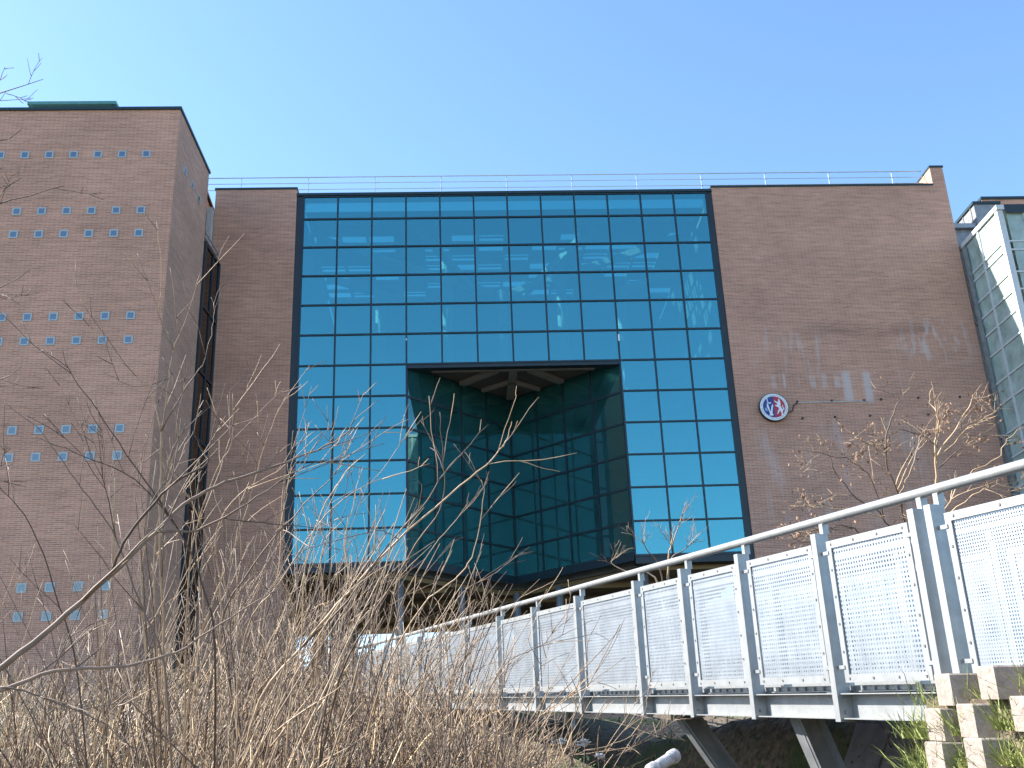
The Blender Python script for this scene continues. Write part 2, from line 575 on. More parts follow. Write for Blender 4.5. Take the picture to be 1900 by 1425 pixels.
# curtain wall: mullions and transoms, then the panes one by one
cw = MB()
t2 = 0.031
zs = [ZB + k * PH for k in range(12)] + [ZT]
for i in range(13):
    x = -HW + i * PW
    if 3 < i < 9:
        cw.box(x - t2, x + t2, -0.02, 0.12, ZR, ZT)
    else:
        cw.box(x - t2, x + t2, -0.02, 0.12, ZB, ZT)
for k, z in enumerate(zs):
    h = t2 * (1.0 if 0 < k < 12 else 1.3)
    if k < 6:
        for x0, x1 in ((-HW, -3 * PW), (3 * PW, HW)):
            cw.box(x0, x1, -0.014, 0.11, z - h, z + h)
    else:
        cw.box(-HW, HW, -0.014, 0.11, z - h, z + h)
frame = cw.build('curtain_wall', M['frame'], bld)


def pane_mesh(w, h, mat, name='pane'):
    me = MB().box(-w / 2, w / 2, -0.006, 0.006, -h / 2, h / 2).mesh(name)
    me.materials.append(mat)
    return me


pm = pane_mesh(PW - 2 * t2, PH - 2 * t2, M['glass'])
pt = pane_mesh(PW - 2 * t2, (ZT - Z1) - 2.3 * t2, M['glass'])
proto = None
for k in range(12):
    for i in range(12):
        if k < 6 and 3 <= i < 9:
            continue
        zc = (zs[k] + zs[k + 1]) / 2
        o = link('pane', pm if k < 11 else pt, frame, (-HW + (i + 0.5) * PW, 0.03, zc))
        o.rotation_euler = (R(random.uniform(-0.12, 0.12)), 0, R(random.uniform(-0.12, 0.12)))
# light coloured clips where mullion covers are missing
MB().box(2.62 + 1.3 - 0.03, 2.62 + 1.3 + 0.03, -0.03, -0.021, ZR + 0.75, ZR + 1.02).build('cover_clip', M['paper'], bld)
MB().box(-3.9 - 0.02, -3.9 + 0.02, -0.03, -0.021, ZR + 0.93, ZR + 1.0).build('cover_clip', M['paper'], bld)

# recess: two glass walls meeting in a corner
DEP = 3.9
for sgn in (-1, 1):
    A = np.array([sgn * 3 * PW, 0.12, 0])
    Bc = np.array([0, DEP, 0])
    d = Bc - A
    Lw = np.linalg.norm(d)
    d /= Lw
    rf = MB()
    nrm = np.array([d[1], -d[0], 0]) * (1 if sgn < 0 else -1)
    for c in range(5):
        p = A + d * Lw * c / 4
        w = 0.11 if c == 4 else 0.07
        rf.bar(p + np.array([0, 0, ZB - 0.02]), p + np.array([0, 0, ZR]), w, w, d)
    for k in range(7):
        z = ZB + k * PH
        rf.bar(A + np.array([0, 0, z]), Bc + np.array([0, 0, z]), 0.08, 0.075 if k else 0.30)
    ro = rf.build('recess_frame', M['frame'], bld)
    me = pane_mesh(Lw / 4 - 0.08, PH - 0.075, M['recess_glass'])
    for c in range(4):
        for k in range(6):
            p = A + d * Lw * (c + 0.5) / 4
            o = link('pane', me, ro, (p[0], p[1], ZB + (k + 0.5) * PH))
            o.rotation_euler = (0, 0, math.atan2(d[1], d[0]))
# recess soffit with its beams
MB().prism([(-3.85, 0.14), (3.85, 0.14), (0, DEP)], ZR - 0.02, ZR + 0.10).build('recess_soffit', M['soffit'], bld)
for a, b, w in (((-0.62, 0.55), (-1.9, 1.85), 0.26), ((0.62, 0.55), (1.9, 1.85), 0.26), ((0, 0.5), (0, 3.5), 0.30), ((-1.1, 2.6), (0, 1.7), 0.12), ((1.1, 2.6), (0, 1.7), 0.12), ((-3.0, 0.42), (3.0, 0.42), 0.16)):
    zz = ZR - 0.10
    MB().bar((a[0], a[1], zz), (b[0], b[1], zz), w, 0.15).build('soffit_beam', M['soffit_beam'], bld)

# interior floors, back wall, columns
for z0, z1 in ((12.28, 13.32), (15.95, 16.72)):
    for x0, x1 in ((-7.78, -4.1), (4.1, 7.78)):
        MB().box(x0, x1, 0.45, 1.1, z0, z1).build('floor_edge', M['int_conc'], bld)
    MB().prism([(-7.78, 1.1), (-4.3, 1.1), (-0.3, 5.0), (0.3, 5.0), (4.3, 1.1), (7.78, 1.1), (7.78, 11), (-7.78, 11)], z1 - 0.35, z1).build('floor_slab', M['int_conc'], bld)
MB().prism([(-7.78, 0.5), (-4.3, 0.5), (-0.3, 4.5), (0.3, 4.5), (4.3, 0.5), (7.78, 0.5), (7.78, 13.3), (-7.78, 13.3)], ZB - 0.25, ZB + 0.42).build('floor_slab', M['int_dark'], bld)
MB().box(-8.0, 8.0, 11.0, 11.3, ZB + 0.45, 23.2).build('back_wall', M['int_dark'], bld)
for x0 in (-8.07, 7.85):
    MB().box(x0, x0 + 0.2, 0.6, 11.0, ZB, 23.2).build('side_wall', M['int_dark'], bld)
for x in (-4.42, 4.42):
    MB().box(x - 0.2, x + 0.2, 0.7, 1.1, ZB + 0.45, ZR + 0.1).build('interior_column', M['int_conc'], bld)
for x, y in ((-2.4, 4.6), (2.4, 4.6), (-5.4, 7.5), (5.4, 7.5), (0, 7.5)):
    MB().tube([(x, y, ZB + 0.45), (x, y, 23.1)], 0.22, 12).build('interior_column', M['int_conc'], bld, True)

# roof over the hall: beams with skylight openings, many of them blanked
rfm = MB()
RZ = 23.22
rfm.box(-7.8, 7.8, 0.6, 2.2, RZ, RZ + 0.06)
rfm.box(-7.8, 7.8, 8.2, 11.2, RZ, RZ + 0.06)
rr = random.Random(5)
ny, nxr = 7, 14
for j in range(ny):
    y0 = 2.2 + j * 6.0 / ny
    rfm.box(-7.8, 7.8, y0, y0 + 0.30, RZ, RZ + 0.05)
    for i in range(nxr):
        x0 = -7.8 + i * 15.6 / nxr
        if rr.random() < 0.52:
            rfm.box(x0 + 0.06, x0 + 15.6 / nxr - 0.06, y0 + 0.301, y0 + 6.0 / ny - 0.002, RZ + 0.01, RZ + 0.04)
        elif rr.random() < 0.5:
            rfm.box(x0 + 0.06, x0 + 15.6 / nxr - 0.06, y0 + 0.46, y0 + 0.60, RZ + 0.01, RZ + 0.04)
for i in range(nxr + 1):
    x0 = -7.8 + i * 15.6 / nxr
    rfm.box(x0 - 0.06, x0 + 0.06, 2.2, 8.2, RZ - 0.08, RZ + 0.06)
rfm.build('roof', M['int_dark'], bld)
for a, b in (((-7.5, 2.0), (-0.4, 7.2)), ((7.5, 2.0), (0.4, 7.2)), ((-7.5, 5.4), (-3.0, 9.0)), ((7.5, 5.4), (3.0, 9.0)), ((-3.5, 1.2), (-1.0, 7.4)), ((3.5, 1.2), (1.0, 7.4))):
    MB().bar((*a, RZ - 0.35), (*b, RZ - 0.35), 0.22, 0.30).build('roof_beam', M['int_conc'], bld)
for x0, x1, y in ((-7.4, -5.0, 0.9), (-4.6, -2.4, 1.0), (-2.2, -1.2, 1.1), (2.2, 4.6, 1.0), (5.2, 7.5, 0.95)):
    MB().box(x0, x1, y, y + 0.12, RZ - 0.30, RZ - 0.18).build('light_fitting', M['paper'], bld)

# open ground floor: soffit, columns, terrace
MB().box(-13.0, -8.04, 3.45, 13.4, ZB - 0.42, ZB + 0.2).build('undercroft_soffit', M['ochre'], bld)
MB().prism([(-8.03, 0.56), (-4.4, 0.56), (-0.4, 4.55), (0.4, 4.55), (4.4, 0.56), (8.0, 0.56), (8.0, 13.4), (-8.03, 13.4)], ZB - 0.42, ZB - 0.26).build('undercroft_soffit', M['ochre'], bld)
for y in (2.6, 5.2, 7.8, 10.4):
    for x0, x1 in (((-8.0, 8.0),) if y > 4.6 else ((-8.0, -2.6), (2.6, 8.0))):
        MB().box(x0, x1, y, y + 0.25, ZB - 0.60, ZB - 0.42).build('soffit_rib', M['ochre'], bld)
for x, y in ((-4.20, 0.9), (-2.08, 2.6), (1.5, 3.0), (0.0, 4.2), (4.3, 0.9)):
    MB().tube([(x, y, 5.6), (x, y, ZB - 0.42)], 0.14, 14).build('steel_column', M['galv_dull'], bld, True)
MB().box(-7.15, -6.15, 6.0, 7.0, 5.6, ZB - 0.42).build('brick_pier', M['int_dark'], bld)
MB().box(-8.55, -7.95, 11.8, 12.4, 5.6, ZB - 0.42).build('rear_pier', M['ochre'], bld)
MB().box(0.6, 8.0, 11.0, 11.3, 5.6, ZB - 0.42).build('undercroft_wall', M['ochre'], bld)

# gap between tower and left wing: concrete behind, dark glass in front, coping pipe
MB().box(-12.2, -11.2, 1.6, 3.3, 3.5, 23.1).build('concrete_wall', M['concrete'], bld)
MB().box(-11.36, -11.17, -0.35, 1.5, 20.75, 23.0).build('concrete_wall', M['concrete'], bld)
MB().box(-12.3, -11.2, 1.55, 3.35, 23.1, 23.35).build('coping', M['coping'], bld)
lk = thing('glazed_link', (-10.9, -0.95, 3.9), 'narrow dark glass wall between the windowed brick tower and the left brick wing', 'glass wall')
P1, P2 = np.array([-10.985, -1.86, 0]), np.array([-10.83, -0.04, 0])
dl = P2 - P1
lf = MB()
for f_, w in ((0.06, 0.22), (0.55, 0.07), (0.97, 0.10)):
    p = P1 + dl * f_
    lf.bar(p + np.array([0, 0, 3.8]), p + np.array([0, 0, 20.68]), w, 0.10, (1, 0, 0))
zl = [20.68, 18.3, 15.9, 13.5, 11.1, 8.7, 6.3, 3.8]
for z in zl:
    lf.bar(P1 + np.array([0, 0, z]), P2 + np.array([0, 0, z]), 0.09, 0.10)
lfo = lf.build('frame', M['frame'], lk)
lme = {}
for za, zb in zip(zl[1:], zl[:-1]):
    for fa, fb in ((0.08, 0.55), (0.55, 0.97)):
        c = P1 + dl * (fa + fb) / 2
        w = np.linalg.norm(dl) * (fb - fa) - 0.05
        key = (round(w, 3), round(zb - za, 2))
        if key not in lme:
            lme[key] = pane_mesh(w, zb - za - 0.08, M['dark_glass'])
        o = link('pane', lme[key], lfo, (c[0], c[1], (za + zb) / 2))
        o.rotation_euler = (0, 0, math.atan2(dl[1], dl[0]))
MB().box(-12.4, -11.25, -1.5, 1.5, 3.8, 20.6).build('dark_lobby', M['int_dark'], lk)
for q in (0.0, 0.14):
    MB().tube([(-11.15 + q, -1.75, 21.15), (-11.02 + q, 0.0, 21.15)], 0.03, 6).build('guard_pipe', M['rail'], lk)

# ------------------------------------------------------------------ brick tower with glass blocks
tw = thing('brick_tower', (-16, -2, 3.9), 'windowless brick tower dotted with rows of small square glass blocks', 'building')
MB().prism([(-24, -5.8), (-11.085, -5.8), (-10.99, -1.88), (-11.4, -1.88), (-11.6, 6), (-24, 6)], 1.5, 23.50).build('wall', M['brick'], tw)
MB().prism([(-24.05, -5.86), (-11.04, -5.86), (-10.94, -1.84), (-11.3, -1.84), (-11.5, 6.05), (-24.05, 6.05)], 23.50, 23.60).build('coping', M['coping'], tw)
ht = MB()
ht.box(-16.45, -13.85, -4.4, -2.6, 23.61, 24.62)
hto = ht.build('roof_hatch', M['int_conc'], tw)
MB().box(-16.65, -13.65, -4.6, -2.4, 24.62, 24.74).build('lid', M['green_metal'], hto)
rim = MB()
s_, b_ = 0.135, 0.092
rim.box(-s_, s_, 0, 0.02, b_, s_).box(-s_, s_, 0, 0.02, -s_, -b_).box(-s_, -b_, 0, 0.02, -b_, b_).box(b_, s_, 0, 0.02, -b_, b_)
rim_me = rim.mesh('glass_block')
rim_me.materials.append(M['block_rim'])
blk_pane = MB().box(-b_, b_, 0.004, 0.012, -b_, b_).mesh('pane')
blk_pane.materials.append(M['block_glass'])
gcols = [-12.06 - 0.776 * i for i in range(8)]


def glass_block(x, y, z, rz=0.0):
    o = link('glass_block', rim_me, tw, (x, y, z))
    o.rotation_euler = (0, 0, rz)
    c = bpy.data.objects.new('pane', blk_pane)
    col.objects.link(c)
    c.parent = o


for z, cnt in ((21.79, 8), (19.70, 7), (18.87, 7), (16.0, 7), (15.19, 7), (12.34, 6), (11.50, 6), (7.69, 5), (6.89, 5)):
    for i in range(cnt):
        glass_block(gcols[i] + (0.06 if z < 8 else 0), -5.822, z)
for y in (-4.75, -3.85, -2.97):
    glass_block(-11.085 + 0.095 * (y + 5.8) / 3.92 + 0.022, y, 21.8, R(90) - 0.024)

# ------------------------------------------------------------------ roof railing
rl = thing('roof_railing', (2.5, 0.6, 23.8), 'thin steel guard railing with three wires along the flat roof edge', 'railing')
for i in range(-1, 11):
    x = -10.35 + 2.6 * i
    MB().tube([(x, 0.62, 23.6), (x, 0.62, 24.87)], 0.022, 6).build('post', M['rail'], rl)
for z in (24.86, 24.59, 24.31):
    MB().tube([(-13.2, 0.62, z), (16.9, 0.62, z)], 0.021 if z > 24.8 else 0.014, 6).build('rail', M['rail'], rl)

# ------------------------------------------------------------------ glass stair tower on the right
st = thing('glass_stair_tower', (21, 0.3, 3.9), 'glass and steel stair tower beside the stained brick wall', 'stair tower')
X0, X1, Y0, Y1 = 17.62, 24.5, -2.9, 0.6
sz = [21.0, 19.74, 19.40, 18.52, 17.84, 17.12, 16.28, 15.2, 14.4, 13.3, 12.4, 11.3, 10.4, 9.3, 8.4, 7.3, 6.4, 5.0]
pf = MB()
for y, w in ((Y0, 0.20), (-1.33, 0.10), (Y1 - 0.4, 0.10)):
    pf.box(X0 - 0.02, X0 + w, y, y + w, 3.8, 21.0)
for x in (18.55, 19.9, 21.3, 22.7, 24.3):
    pf.box(x, x + 0.10, Y0 - 0.01, Y0 + 0.1, 3.8, 21.0)
pfo = pf.build('steel_post', M['pale_steel'], st)
tf = MB()
for z in sz[1:]:
    tf.box(X0 - 0.015, X0 + 0.05, Y0 + 0.2, Y1 - 0.4, z - 0.035, z + 0.035)
    tf.box(X0 + 0.2, X1, Y0 + 0.01, Y0 + 0.06, z - 0.03, z + 0.03)
tfo = tf.build('transom', M['pale_steel'], st)
for za, zb in zip(sz[1:], sz[:-1]):
    for ya, yb in ((Y0 + 0.2, -1.33), (-1.23, Y1 - 0.4)):
        me = MB().box(-0.005, 0.005, -(yb - ya) / 2, (yb - ya) / 2, -(zb - za) / 2 + 0.04, (zb - za) / 2 - 0.04).mesh('pane')
        me.materials.append(M['clear_glass'])
        link('pane', me, tfo, (X0 + 0.03, (ya + yb) / 2, (za + zb) / 2))
    xs = [17.84, 18.55, 19.9, 21.3, 22.7, 24.3]
    for xa, xb in zip(xs[:-1], xs[1:]):
        me = MB().box(-(xb - xa) / 2 + 0.05, (xb - xa) / 2 - 0.02, -0.005, 0.005, -(zb - za) / 2 + 0.04, (zb - za) / 2 - 0.04).mesh('pane')
        me.materials.append(M['clear_glass'])
        link('pane', me, tfo, ((xa + xb) / 2 + 0.05, Y0 + 0.04, (za + zb) / 2))
MB().box(X0 - 0.05, X1 + 0.1, Y0 - 0.06, Y1, 21.0, 21.18).build('roof_edge', M['pale_steel'], st)
MB().box(X0 + 0.25, X1 + 0.12, Y0 - 0.075, Y0 - 0.062, 20.86, 21.19).build('fascia', M['fin'], st)
MB().box(X0 + 1.6, X1, Y1 + 0.2, Y1 + 0.4, 3.8, 21.0).build('rear_wall', M['concrete'], st)
MB().box(17.47, 17.60, -0.32, -0.20, 3.8, 20.9).build('downpipe', M['galv_dull'], st)
for k, z in enumerate(np.arange(6.0, 20.6, 2.4)):
    MB().box(X0 + 0.45, X1 - 0.3, -0.4, 0.4, z, z + 0.16).build('landing', M['concrete'], st)
    a, b = (X0 + 0.6, X1 - 0.8) if k % 2 else (X1 - 0.8, X0 + 0.6)
    if z > 17.5:
        continue
    MB().bar((a, -1.4, z + 0.1), (b, -1.4, z + 2.3), 1.1, 0.16).build('stair_flight', M['galv_dull'], st)
    MB().bar((a, -2.2, z + 1.05), (b, -2.2, z + 3.25), 0.05, 0.06).build('stair_handrail', M['rail'], st)
    MB().bar((X0 + 0.35, Y0 + 0.4, z), (X0 + 0.35, 0.2, z + 2.2), 0.10, 0.12).build('brace', M['galv_dull'], st)
MB().box(17.66, 18.1, -0.9, -0.8, 16.52, 16.64).build('warning_bar', M['yellow'], st)

# rooftop plant block behind the stair tower
rb = thing('rooftop_block', (21, 4, 21), 'brick and metal clad rooftop block behind the glass stair tower', 'building')
MB().box(20.45, 26, 2.9, 8, 19, 24.85).build('brick_wall', M['brick'], rb)
MB().box(20.40, 26.05, 2.84, 8.05, 24.85, 24.97).build('coping', M['coping'], rb)
MB().box(19.32, 20.44, 1.6, 6, 18, 23.86).build('metal_cladding', M['galv_dull'], rb)
for y in (1.59, 2.3):
    MB().box(19.29, 19.33, y + 0.3, y + 0.34, 18, 23.86).build('cladding_seam', M['galv'], rb)
MB().box(19.26, 20.44, 1.54, 6.05, 23.86, 23.98).build('coping', M['coping'], rb)
MB().box(17.75, 19.30, 1.9, 5, 18, 22.85).build('metal_cladding', M['galv_dull'], rb)
MB().box(17.6, 19.28, 1.7, 5, 22.85, 23.05).build('gutter', M['galv'], rb)

# ------------------------------------------------------------------ round emblem sign and its cable
EX, EZ, ER = 9.333, 14.574, 0.535
em = thing('emblem_sign', (EX, -0.1, EZ), 'round sign with blue and red halves and white figures on the stained brick wall', 'sign')


def disc(r, y0, y1, n=48, a0=0.0, a1=2 * math.pi, r_in=None):
    b = MB()
    full = abs(a1 - a0 - 2 * math.pi) < 1e-6
    k = n if full else n + 1
    A_ = [a0 + (a1 - a0) * i / n for i in range(k)]
    if r_in is None:
        pts = [(EX + r * math.cos(a), EZ + r * math.sin(a)) for a in A_]
        nn = len(pts)
        b.add([(p[0], y0, p[1]) for p in pts] + [(p[0], y1, p[1]) for p in pts], [tuple(range(nn)), tuple(range(2 * nn - 1, nn - 1, -1))] + [(i, nn + i, nn + (i + 1) % nn, (i + 1) % nn) for i in range(nn)])
    return b


def flat_poly(pts, y0, y1):
    b = MB()
    nn = len(pts)
    q = [(EX + p[0] * ER, EZ + p[1] * ER) for p in pts]
    return b.add([(p[0], y0, p[1]) for p in q] + [(p[0], y1, p[1]) for p in q], [tuple(range(nn)), tuple(range(2 * nn - 1, nn - 1, -1))] + [(i, nn + i, nn + (i + 1) % nn, (i + 1) % nn) for i in range(nn)])


disc(ER, -0.17, -0.035).build('rim', M['cable'], em)
disc(ER * 0.955, -0.176, -0.171).build('ring', M['emblem_white'], em)
disc(ER * 0.76, -0.181, -0.177, 32, R(90), R(270)).build('blue_half', M['emblem_blue'], em)
disc(ER * 0.76, -0.181, -0.177, 32, R(-90), R(90)).build('red_half', M['emblem_red'], em)
# pale figure on the blue side: a forked shape on a foot, a small ring above
flat_poly([(-0.46, 0.30), (-0.40, 0.22), (-0.30, -0.30), (-0.26, -0.30), (-0.18, 0.05), (-0.10, 0.20), (-0.06, 0.10), (-0.12, -0.15), (-0.17, -0.40), (-0.12, -0.62), (-0.40, -0.62), (-0.34, -0.45), (-0.42, -0.20), (-0.50, 0.05)], -0.186, -0.182).build('figure', M['emblem_white'], em)
flat_poly([(-0.46, 0.62), (-0.40, 0.62), (-0.38, 0.36), (-0.28, 0.30), (-0.18, 0.34), (-0.18, 0.26), (-0.28, 0.22), (-0.42, 0.28)], -0.186, -0.182).build('figure', M['emblem_white'], em)
flat_poly([(-0.66, -0.08), (-0.52, -0.04), (-0.46, -0.30), (-0.62, -0.28)], -0.186, -0.182).build('figure', M['emblem_pale'], em)
# rampant animal on the red side
flat_poly([(0.33, 0.56), (0.42, 0.52), (0.45, 0.38), (0.47, 0.20), (0.42, 0.08), (0.50, -0.06), (0.58, -0.22), (0.56, -0.34), (0.52, -0.42), (0.56, -0.56), (0.50, -0.64), (0.40, -0.62), (0.46, -0.52), (0.42, -0.38), (0.36, -0.26), (0.30, -0.38), (0.22, -0.50), (0.12, -0.50), (0.20, -0.42), (0.22, -0.28), (0.30, -0.18), (0.30, -0.06), (0.12, 0.04), (0.06, 0.12), (0.20, 0.14), (0.24, 0.22), (0.10, 0.34), (0.04, 0.44), (0.12, 0.44), (0.22, 0.34), (0.32, 0.38)], -0.186, -0.182).build('lion', M['emblem_white'], em)
flat_poly([(0.56, -0.20), (0.66, -0.26), (0.68, -0.10), (0.60, 0.02), (0.62, 0.14), (0.57, 0.12), (0.55, 0.0), (0.62, -0.12)], -0.186, -0.182).build('lion_tail', M['emblem_white'], em)
lt = MB()
for i in range(54):
    a = 2 * math.pi * i / 54
    c, s = math.cos(a), math.sin(a)
    if rr.random() < 0.10:
        continue
    r0, r1 = 0.805 * ER, (0.905 if rr.random() < 0.6 else 0.88) * ER
    w = rr.uniform(0.004, 0.009)
    lt.hexa([(EX + r0 * c - w * s, -0.179, EZ + r0 * s + w * c), (EX + r0 * c + w * s, -0.179, EZ + r0 * s - w * c), (EX + r1 * c + w * s, -0.179, EZ + r1 * s - w * c), (EX + r1 * c - w * s, -0.179, EZ + r1 * s + w * c),
             (EX + r0 * c - w * s, -0.177, EZ + r0 * s + w * c), (EX + r0 * c + w * s, -0.177, EZ + r0 * s - w * c), (EX + r1 * c + w * s, -0.177, EZ + r1 * s - w * c), (EX + r1 * c - w * s, -0.177, EZ + r1 * s + w * c)])
lt.build('ring_lettering', M['emblem_letter'], em)
cb = thing('wall_cable', (11, -0.05, 14.7), 'thin cable conduit running right from the round sign', 'cable')
MB().tube([(9.86, -0.09, 14.38), (10.02, -0.07, 14.45), (10.10, -0.06, 14.66), (10.25, -0.06, 14.76)], 0.02, 6).build('cable', M['cable'], cb)
MB().box(10.25, 12.85, -0.065, -0.035, 14.745, 14.785).build('conduit', M['concrete'], cb)
for x, z in ((10.25, 14.80), (11.52, 14.80), (12.72, 14.80)):
    MB().box(x - 0.03, x + 0.03, -0.09, -0.035, z - 0.03, z + 0.03).build('clamp', M['cable'], cb)
for x, z in ((13.35, 14.82), (14.75, 14.85), (16.3, 14.85), (10.35, 14.16), (11.55, 14.18), (12.85, 14.2), (15.0, 14.2)):
    MB().box(x - 0.03, x + 0.03, -0.10, -0.031, z - 0.03, z + 0.03).build('wall_anchor', M['cable'], bld)

for (x, z, w, h), lb in (((-7.23, 14.42, 0.70, 0.66), 'large white paper square inside the glass near the left brick wing'), ((-5.82, 14.62, 0.29, 0.20), 'small white paper sheet inside the glass beside the larger square'), ((5.83, 14.75, 0.29, 0.20), 'small white paper sheet inside the glass near the stained brick wall')):
    tag(MB().box(x - w / 2, x + w / 2, 0.06, 0.066, z - h / 2, z + h / 2).build('paper_notice', M['paper']), lb, 'notice')

# ------------------------------------------------------------------ footbridge
br = thing('footbridge', tuple(B0), 'sloping galvanised footbridge with perforated metal panels and a tubular handrail', 'footbridge')
SEND = 44.0
S_POST = [-2.75, -1.25, -1.09, 0.0, 1.13, 2.18, 3.23, 4.88, 6.45, 8.02, 9.8, 11.5]
while S_POST[-1] < SEND - 1.6:
    S_POST.append(S_POST[-1] + 1.65)


def oblique(s0, s1, t0, t1, z0, z1):
    return MB().hexa([bp_(s0, t0, z0), bp_(s1, t0, z0), bp_(s1, t1, z0), bp_(s0, t1, z0), bp_(s0, t0, z1), bp_(s1, t0, z1), bp_(s1, t1, z1), bp_(s0, t1, z1)])


WID = 1.62
for side in (0, 1):
    for i, s in enumerate(S_POST):
        if side == 0:
            p = oblique(s - 0.03, s + 0.03, 0.0, 0.105, -0.015, 1.25)
            st_ = oblique(s - 0.022, s + 0.022, 0.075, 0.125, 1.252, 1.325)
        else:
            p = oblique(s - 0.03, s + 0.03, WID - 0.105, WID, -0.015, 1.25)
            st_ = oblique(s - 0.022, s + 0.022, WID - 0.125, WID - 0.075, 1.252, 1.325)
        po = p.build('post', M['galv'], br)
        st_.build('bracket', M['galv'], po)
    t = 0.10 if side == 0 else WID - 0.10
    MB().tube([bp_(s, t, 1.355) for s in np.linspace(-4.0, SEND, 30)], 0.032, 12).build('handrail', M['galv'], br, True)
    # edge channel: web and two flanges
    if side == 0:
        ch = [oblique(-1.2, SEND, 0.106, 0.118, 0.002, 0.168), oblique(-1.2, SEND, 0.02, 0.106, 0.160, 0.168), oblique(-1.2, SEND, 0.02, 0.106, 0.002, 0.010)]
    else:
        ch = [oblique(-1.2, SEND, WID - 0.118, WID - 0.106, 0.002, 0.168), oblique(-1.2, SEND, WID - 0.106, WID - 0.02, 0.160, 0.168), oblique(-1.2, SEND, WID - 0.106, WID - 0.02, 0.002, 0.010)]
    cm = MB()
    for c in ch:
        cm.add(c.v, c.f)
    cm.build('edge_channel', M['galv'], br)
# deck grating on cross beams
dk = MB()
for s in np.arange(-4.0, SEND, 0.0 + 0.12):
    q = oblique(s, s + 0.012, 0.12, WID - 0.12, 0.185, 0.215)
    dk.add(q.v, q.f)
for t in np.linspace(0.14, WID - 0.14, 12):
    q = oblique(-4.0, SEND, t - 0.002, t + 0.002, 0.187, 0.216)
    dk.add(q.v, q.f)
tag(dk.build('deck_grating', M['galv_dull'], br), kind='stuff')
oblique(-4.0, SEND, 0.125, WID - 0.125, 0.176, 0.183).build('deck_light_blocker', M['galv_dull'], br)  # added solid sheet, blocks sun that would fall through the grating
for s in np.arange(0.2, SEND, 1.1):
    oblique(s, s + 0.08, 0.12, WID - 0.12, 0.03, 0.18).build('cross_beam', M['galv_dull'], br)


def panel(s0, s1, side, z0=0.235, z1=1.185):
    t = 0.045 if side == 0 else WID - 0.045
    b = 0.052
    fr = MB()
    for q in (oblique(s0, s1, t - 0.005, t + 0.005, z0, z0 + b), oblique(s0, s1, t - 0.005, t + 0.005, z1 - b, z1),
              oblique(s0, s0 + b, t - 0.005, t + 0.005, z0 + b, z1 - b), oblique(s1 - b, s1, t - 0.005, t + 0.005, z0 + b, z1 - b)):
        fr.add(q.v, q.f)
    po = fr.build('infill_panel', M['galv'], br)
    sh = MB()
    pitch = 0.020 if s0 < -1.05 else (0.030 if s0 < 12 else 0.04)
    w = pitch * (0.48 if s0 < -1.05 else 0.52)
    tt = t + 0.009
    for s in np.arange(s0 + b * 0.6, s1 - b * 0.6, pitch):
        q = oblique(s, s + w, tt - 0.0015, tt + 0.0015, z0 + b * 0.5, z1 - b * 0.5)
        sh.add(q.v, q.f)
    for z in np.arange(z0 + b * 0.6, z1 - b * 0.6, pitch):
        q = oblique(s0 + b * 0.5, s1 - b * 0.5, tt - 0.0013, tt + 0.0013, z, z + w)
        sh.add(q.v, q.f)
    sh.build('perforated_sheet', M['sheet'], po)
    tb = MB()
    for z in (z0 + 0.10, z1 - 0.08):
        for a, c in ((s0 - 0.075, s0 + 0.02), (s1 - 0.02, s1 + 0.075)):
            q = oblique(a, c, t - 0.012, t - 0.006, z - 0.012, z + 0.012)
            tb.add(q.v, q.f)
    tag(tb.build('fixing_tab', M['galv'], po), kind='stuff')
    if side == 0 and s0 < 9:
        bl = MB()
        k = 4
        for f_ in np.linspace(0.06, 0.94, k):
            for z in (z0 + b / 2, z1 - b / 2):
                s = s0 + (s1 - s0) * f_
                q = oblique(s - 0.007, s + 0.007, t - 0.011, t - 0.0055, z - 0.007, z + 0.007)
                bl.add(q.v, q.f)
        for z in np.linspace(z0 + 0.2, z1 - 0.2, 4):
            for s in (s0 + b / 2, s1 - b / 2):
                q = oblique(s - 0.007, s + 0.007, t - 0.011, t - 0.0055, z - 0.007, z + 0.007)
                bl.add(q.v, q.f)
        tag(bl.build('panel_bolt', M['bolt'], po), kind='stuff')


for side in (0, 1):
    for a, c in zip(S_POST[:-1], S_POST[1:]):
        if c - a < 0.5:
            continue
        panel(a + 0.10, c - 0.09, side)
panel(-4.2, -2.85, 0)
# bolts where posts meet the channel
for s in S_POST[2:9]:
    for z in (0.045, 0.125):
        MB().tube([bp_(s + 0.028, 0.05, z), bp_(s - 0.045, 0.05, z)], 0.011, 8).build('bolt', M['galv_dull'], br)
# inclined steel legs under the deck


def leg(top, bot, w, parent):
    top, bot = np.array(top), np.array(bot)
    l = MB()
    l.bar(top, bot, w, 0.012, (0.3, -1, 0.2))
    l.bar(top + np.array([-w / 2, 0, 0]), bot + np.array([-w / 2, 0, 0]), 0.010, 0.12, (0.3, -1, 0.2))
    l.bar(top + np.array([w / 2, 0, 0]), bot + np.array([w / 2, 0, 0]), 0.010, 0.12, (0.3, -1, 0.2))
    return l.build('inclined_leg', M['galv_dull'], parent)


leg(bp_(2.75, 0.22, 0.0), bp_(2.75, 0.22, 0.0) + np.array([0.75, 0.1, -1.15]), 0.17, br)
leg(bp_(0.75, 0.22, 0.0), bp_(0.75, 0.22, 0.0) + np.array([0.40, 0.1, -1.15]), 0.17, br)
leg(bp_(2.75, WID - 0.2, 0.0), bp_(2.75, WID - 0.2, 0.0) + np.array([0.7, 0.2, -1.2]), 0.17, br)
for s in (9.0, 17.0, 25.0, 33.0):
    for t in (0.25, WID - 0.25):
        p = bp_(s, t, 0)
        MB().tube([p, (p[0], p[1], terr(p[0], p[1]) - 0.2)], 0.06, 10).build('support_post', M['galv_dull'], br)

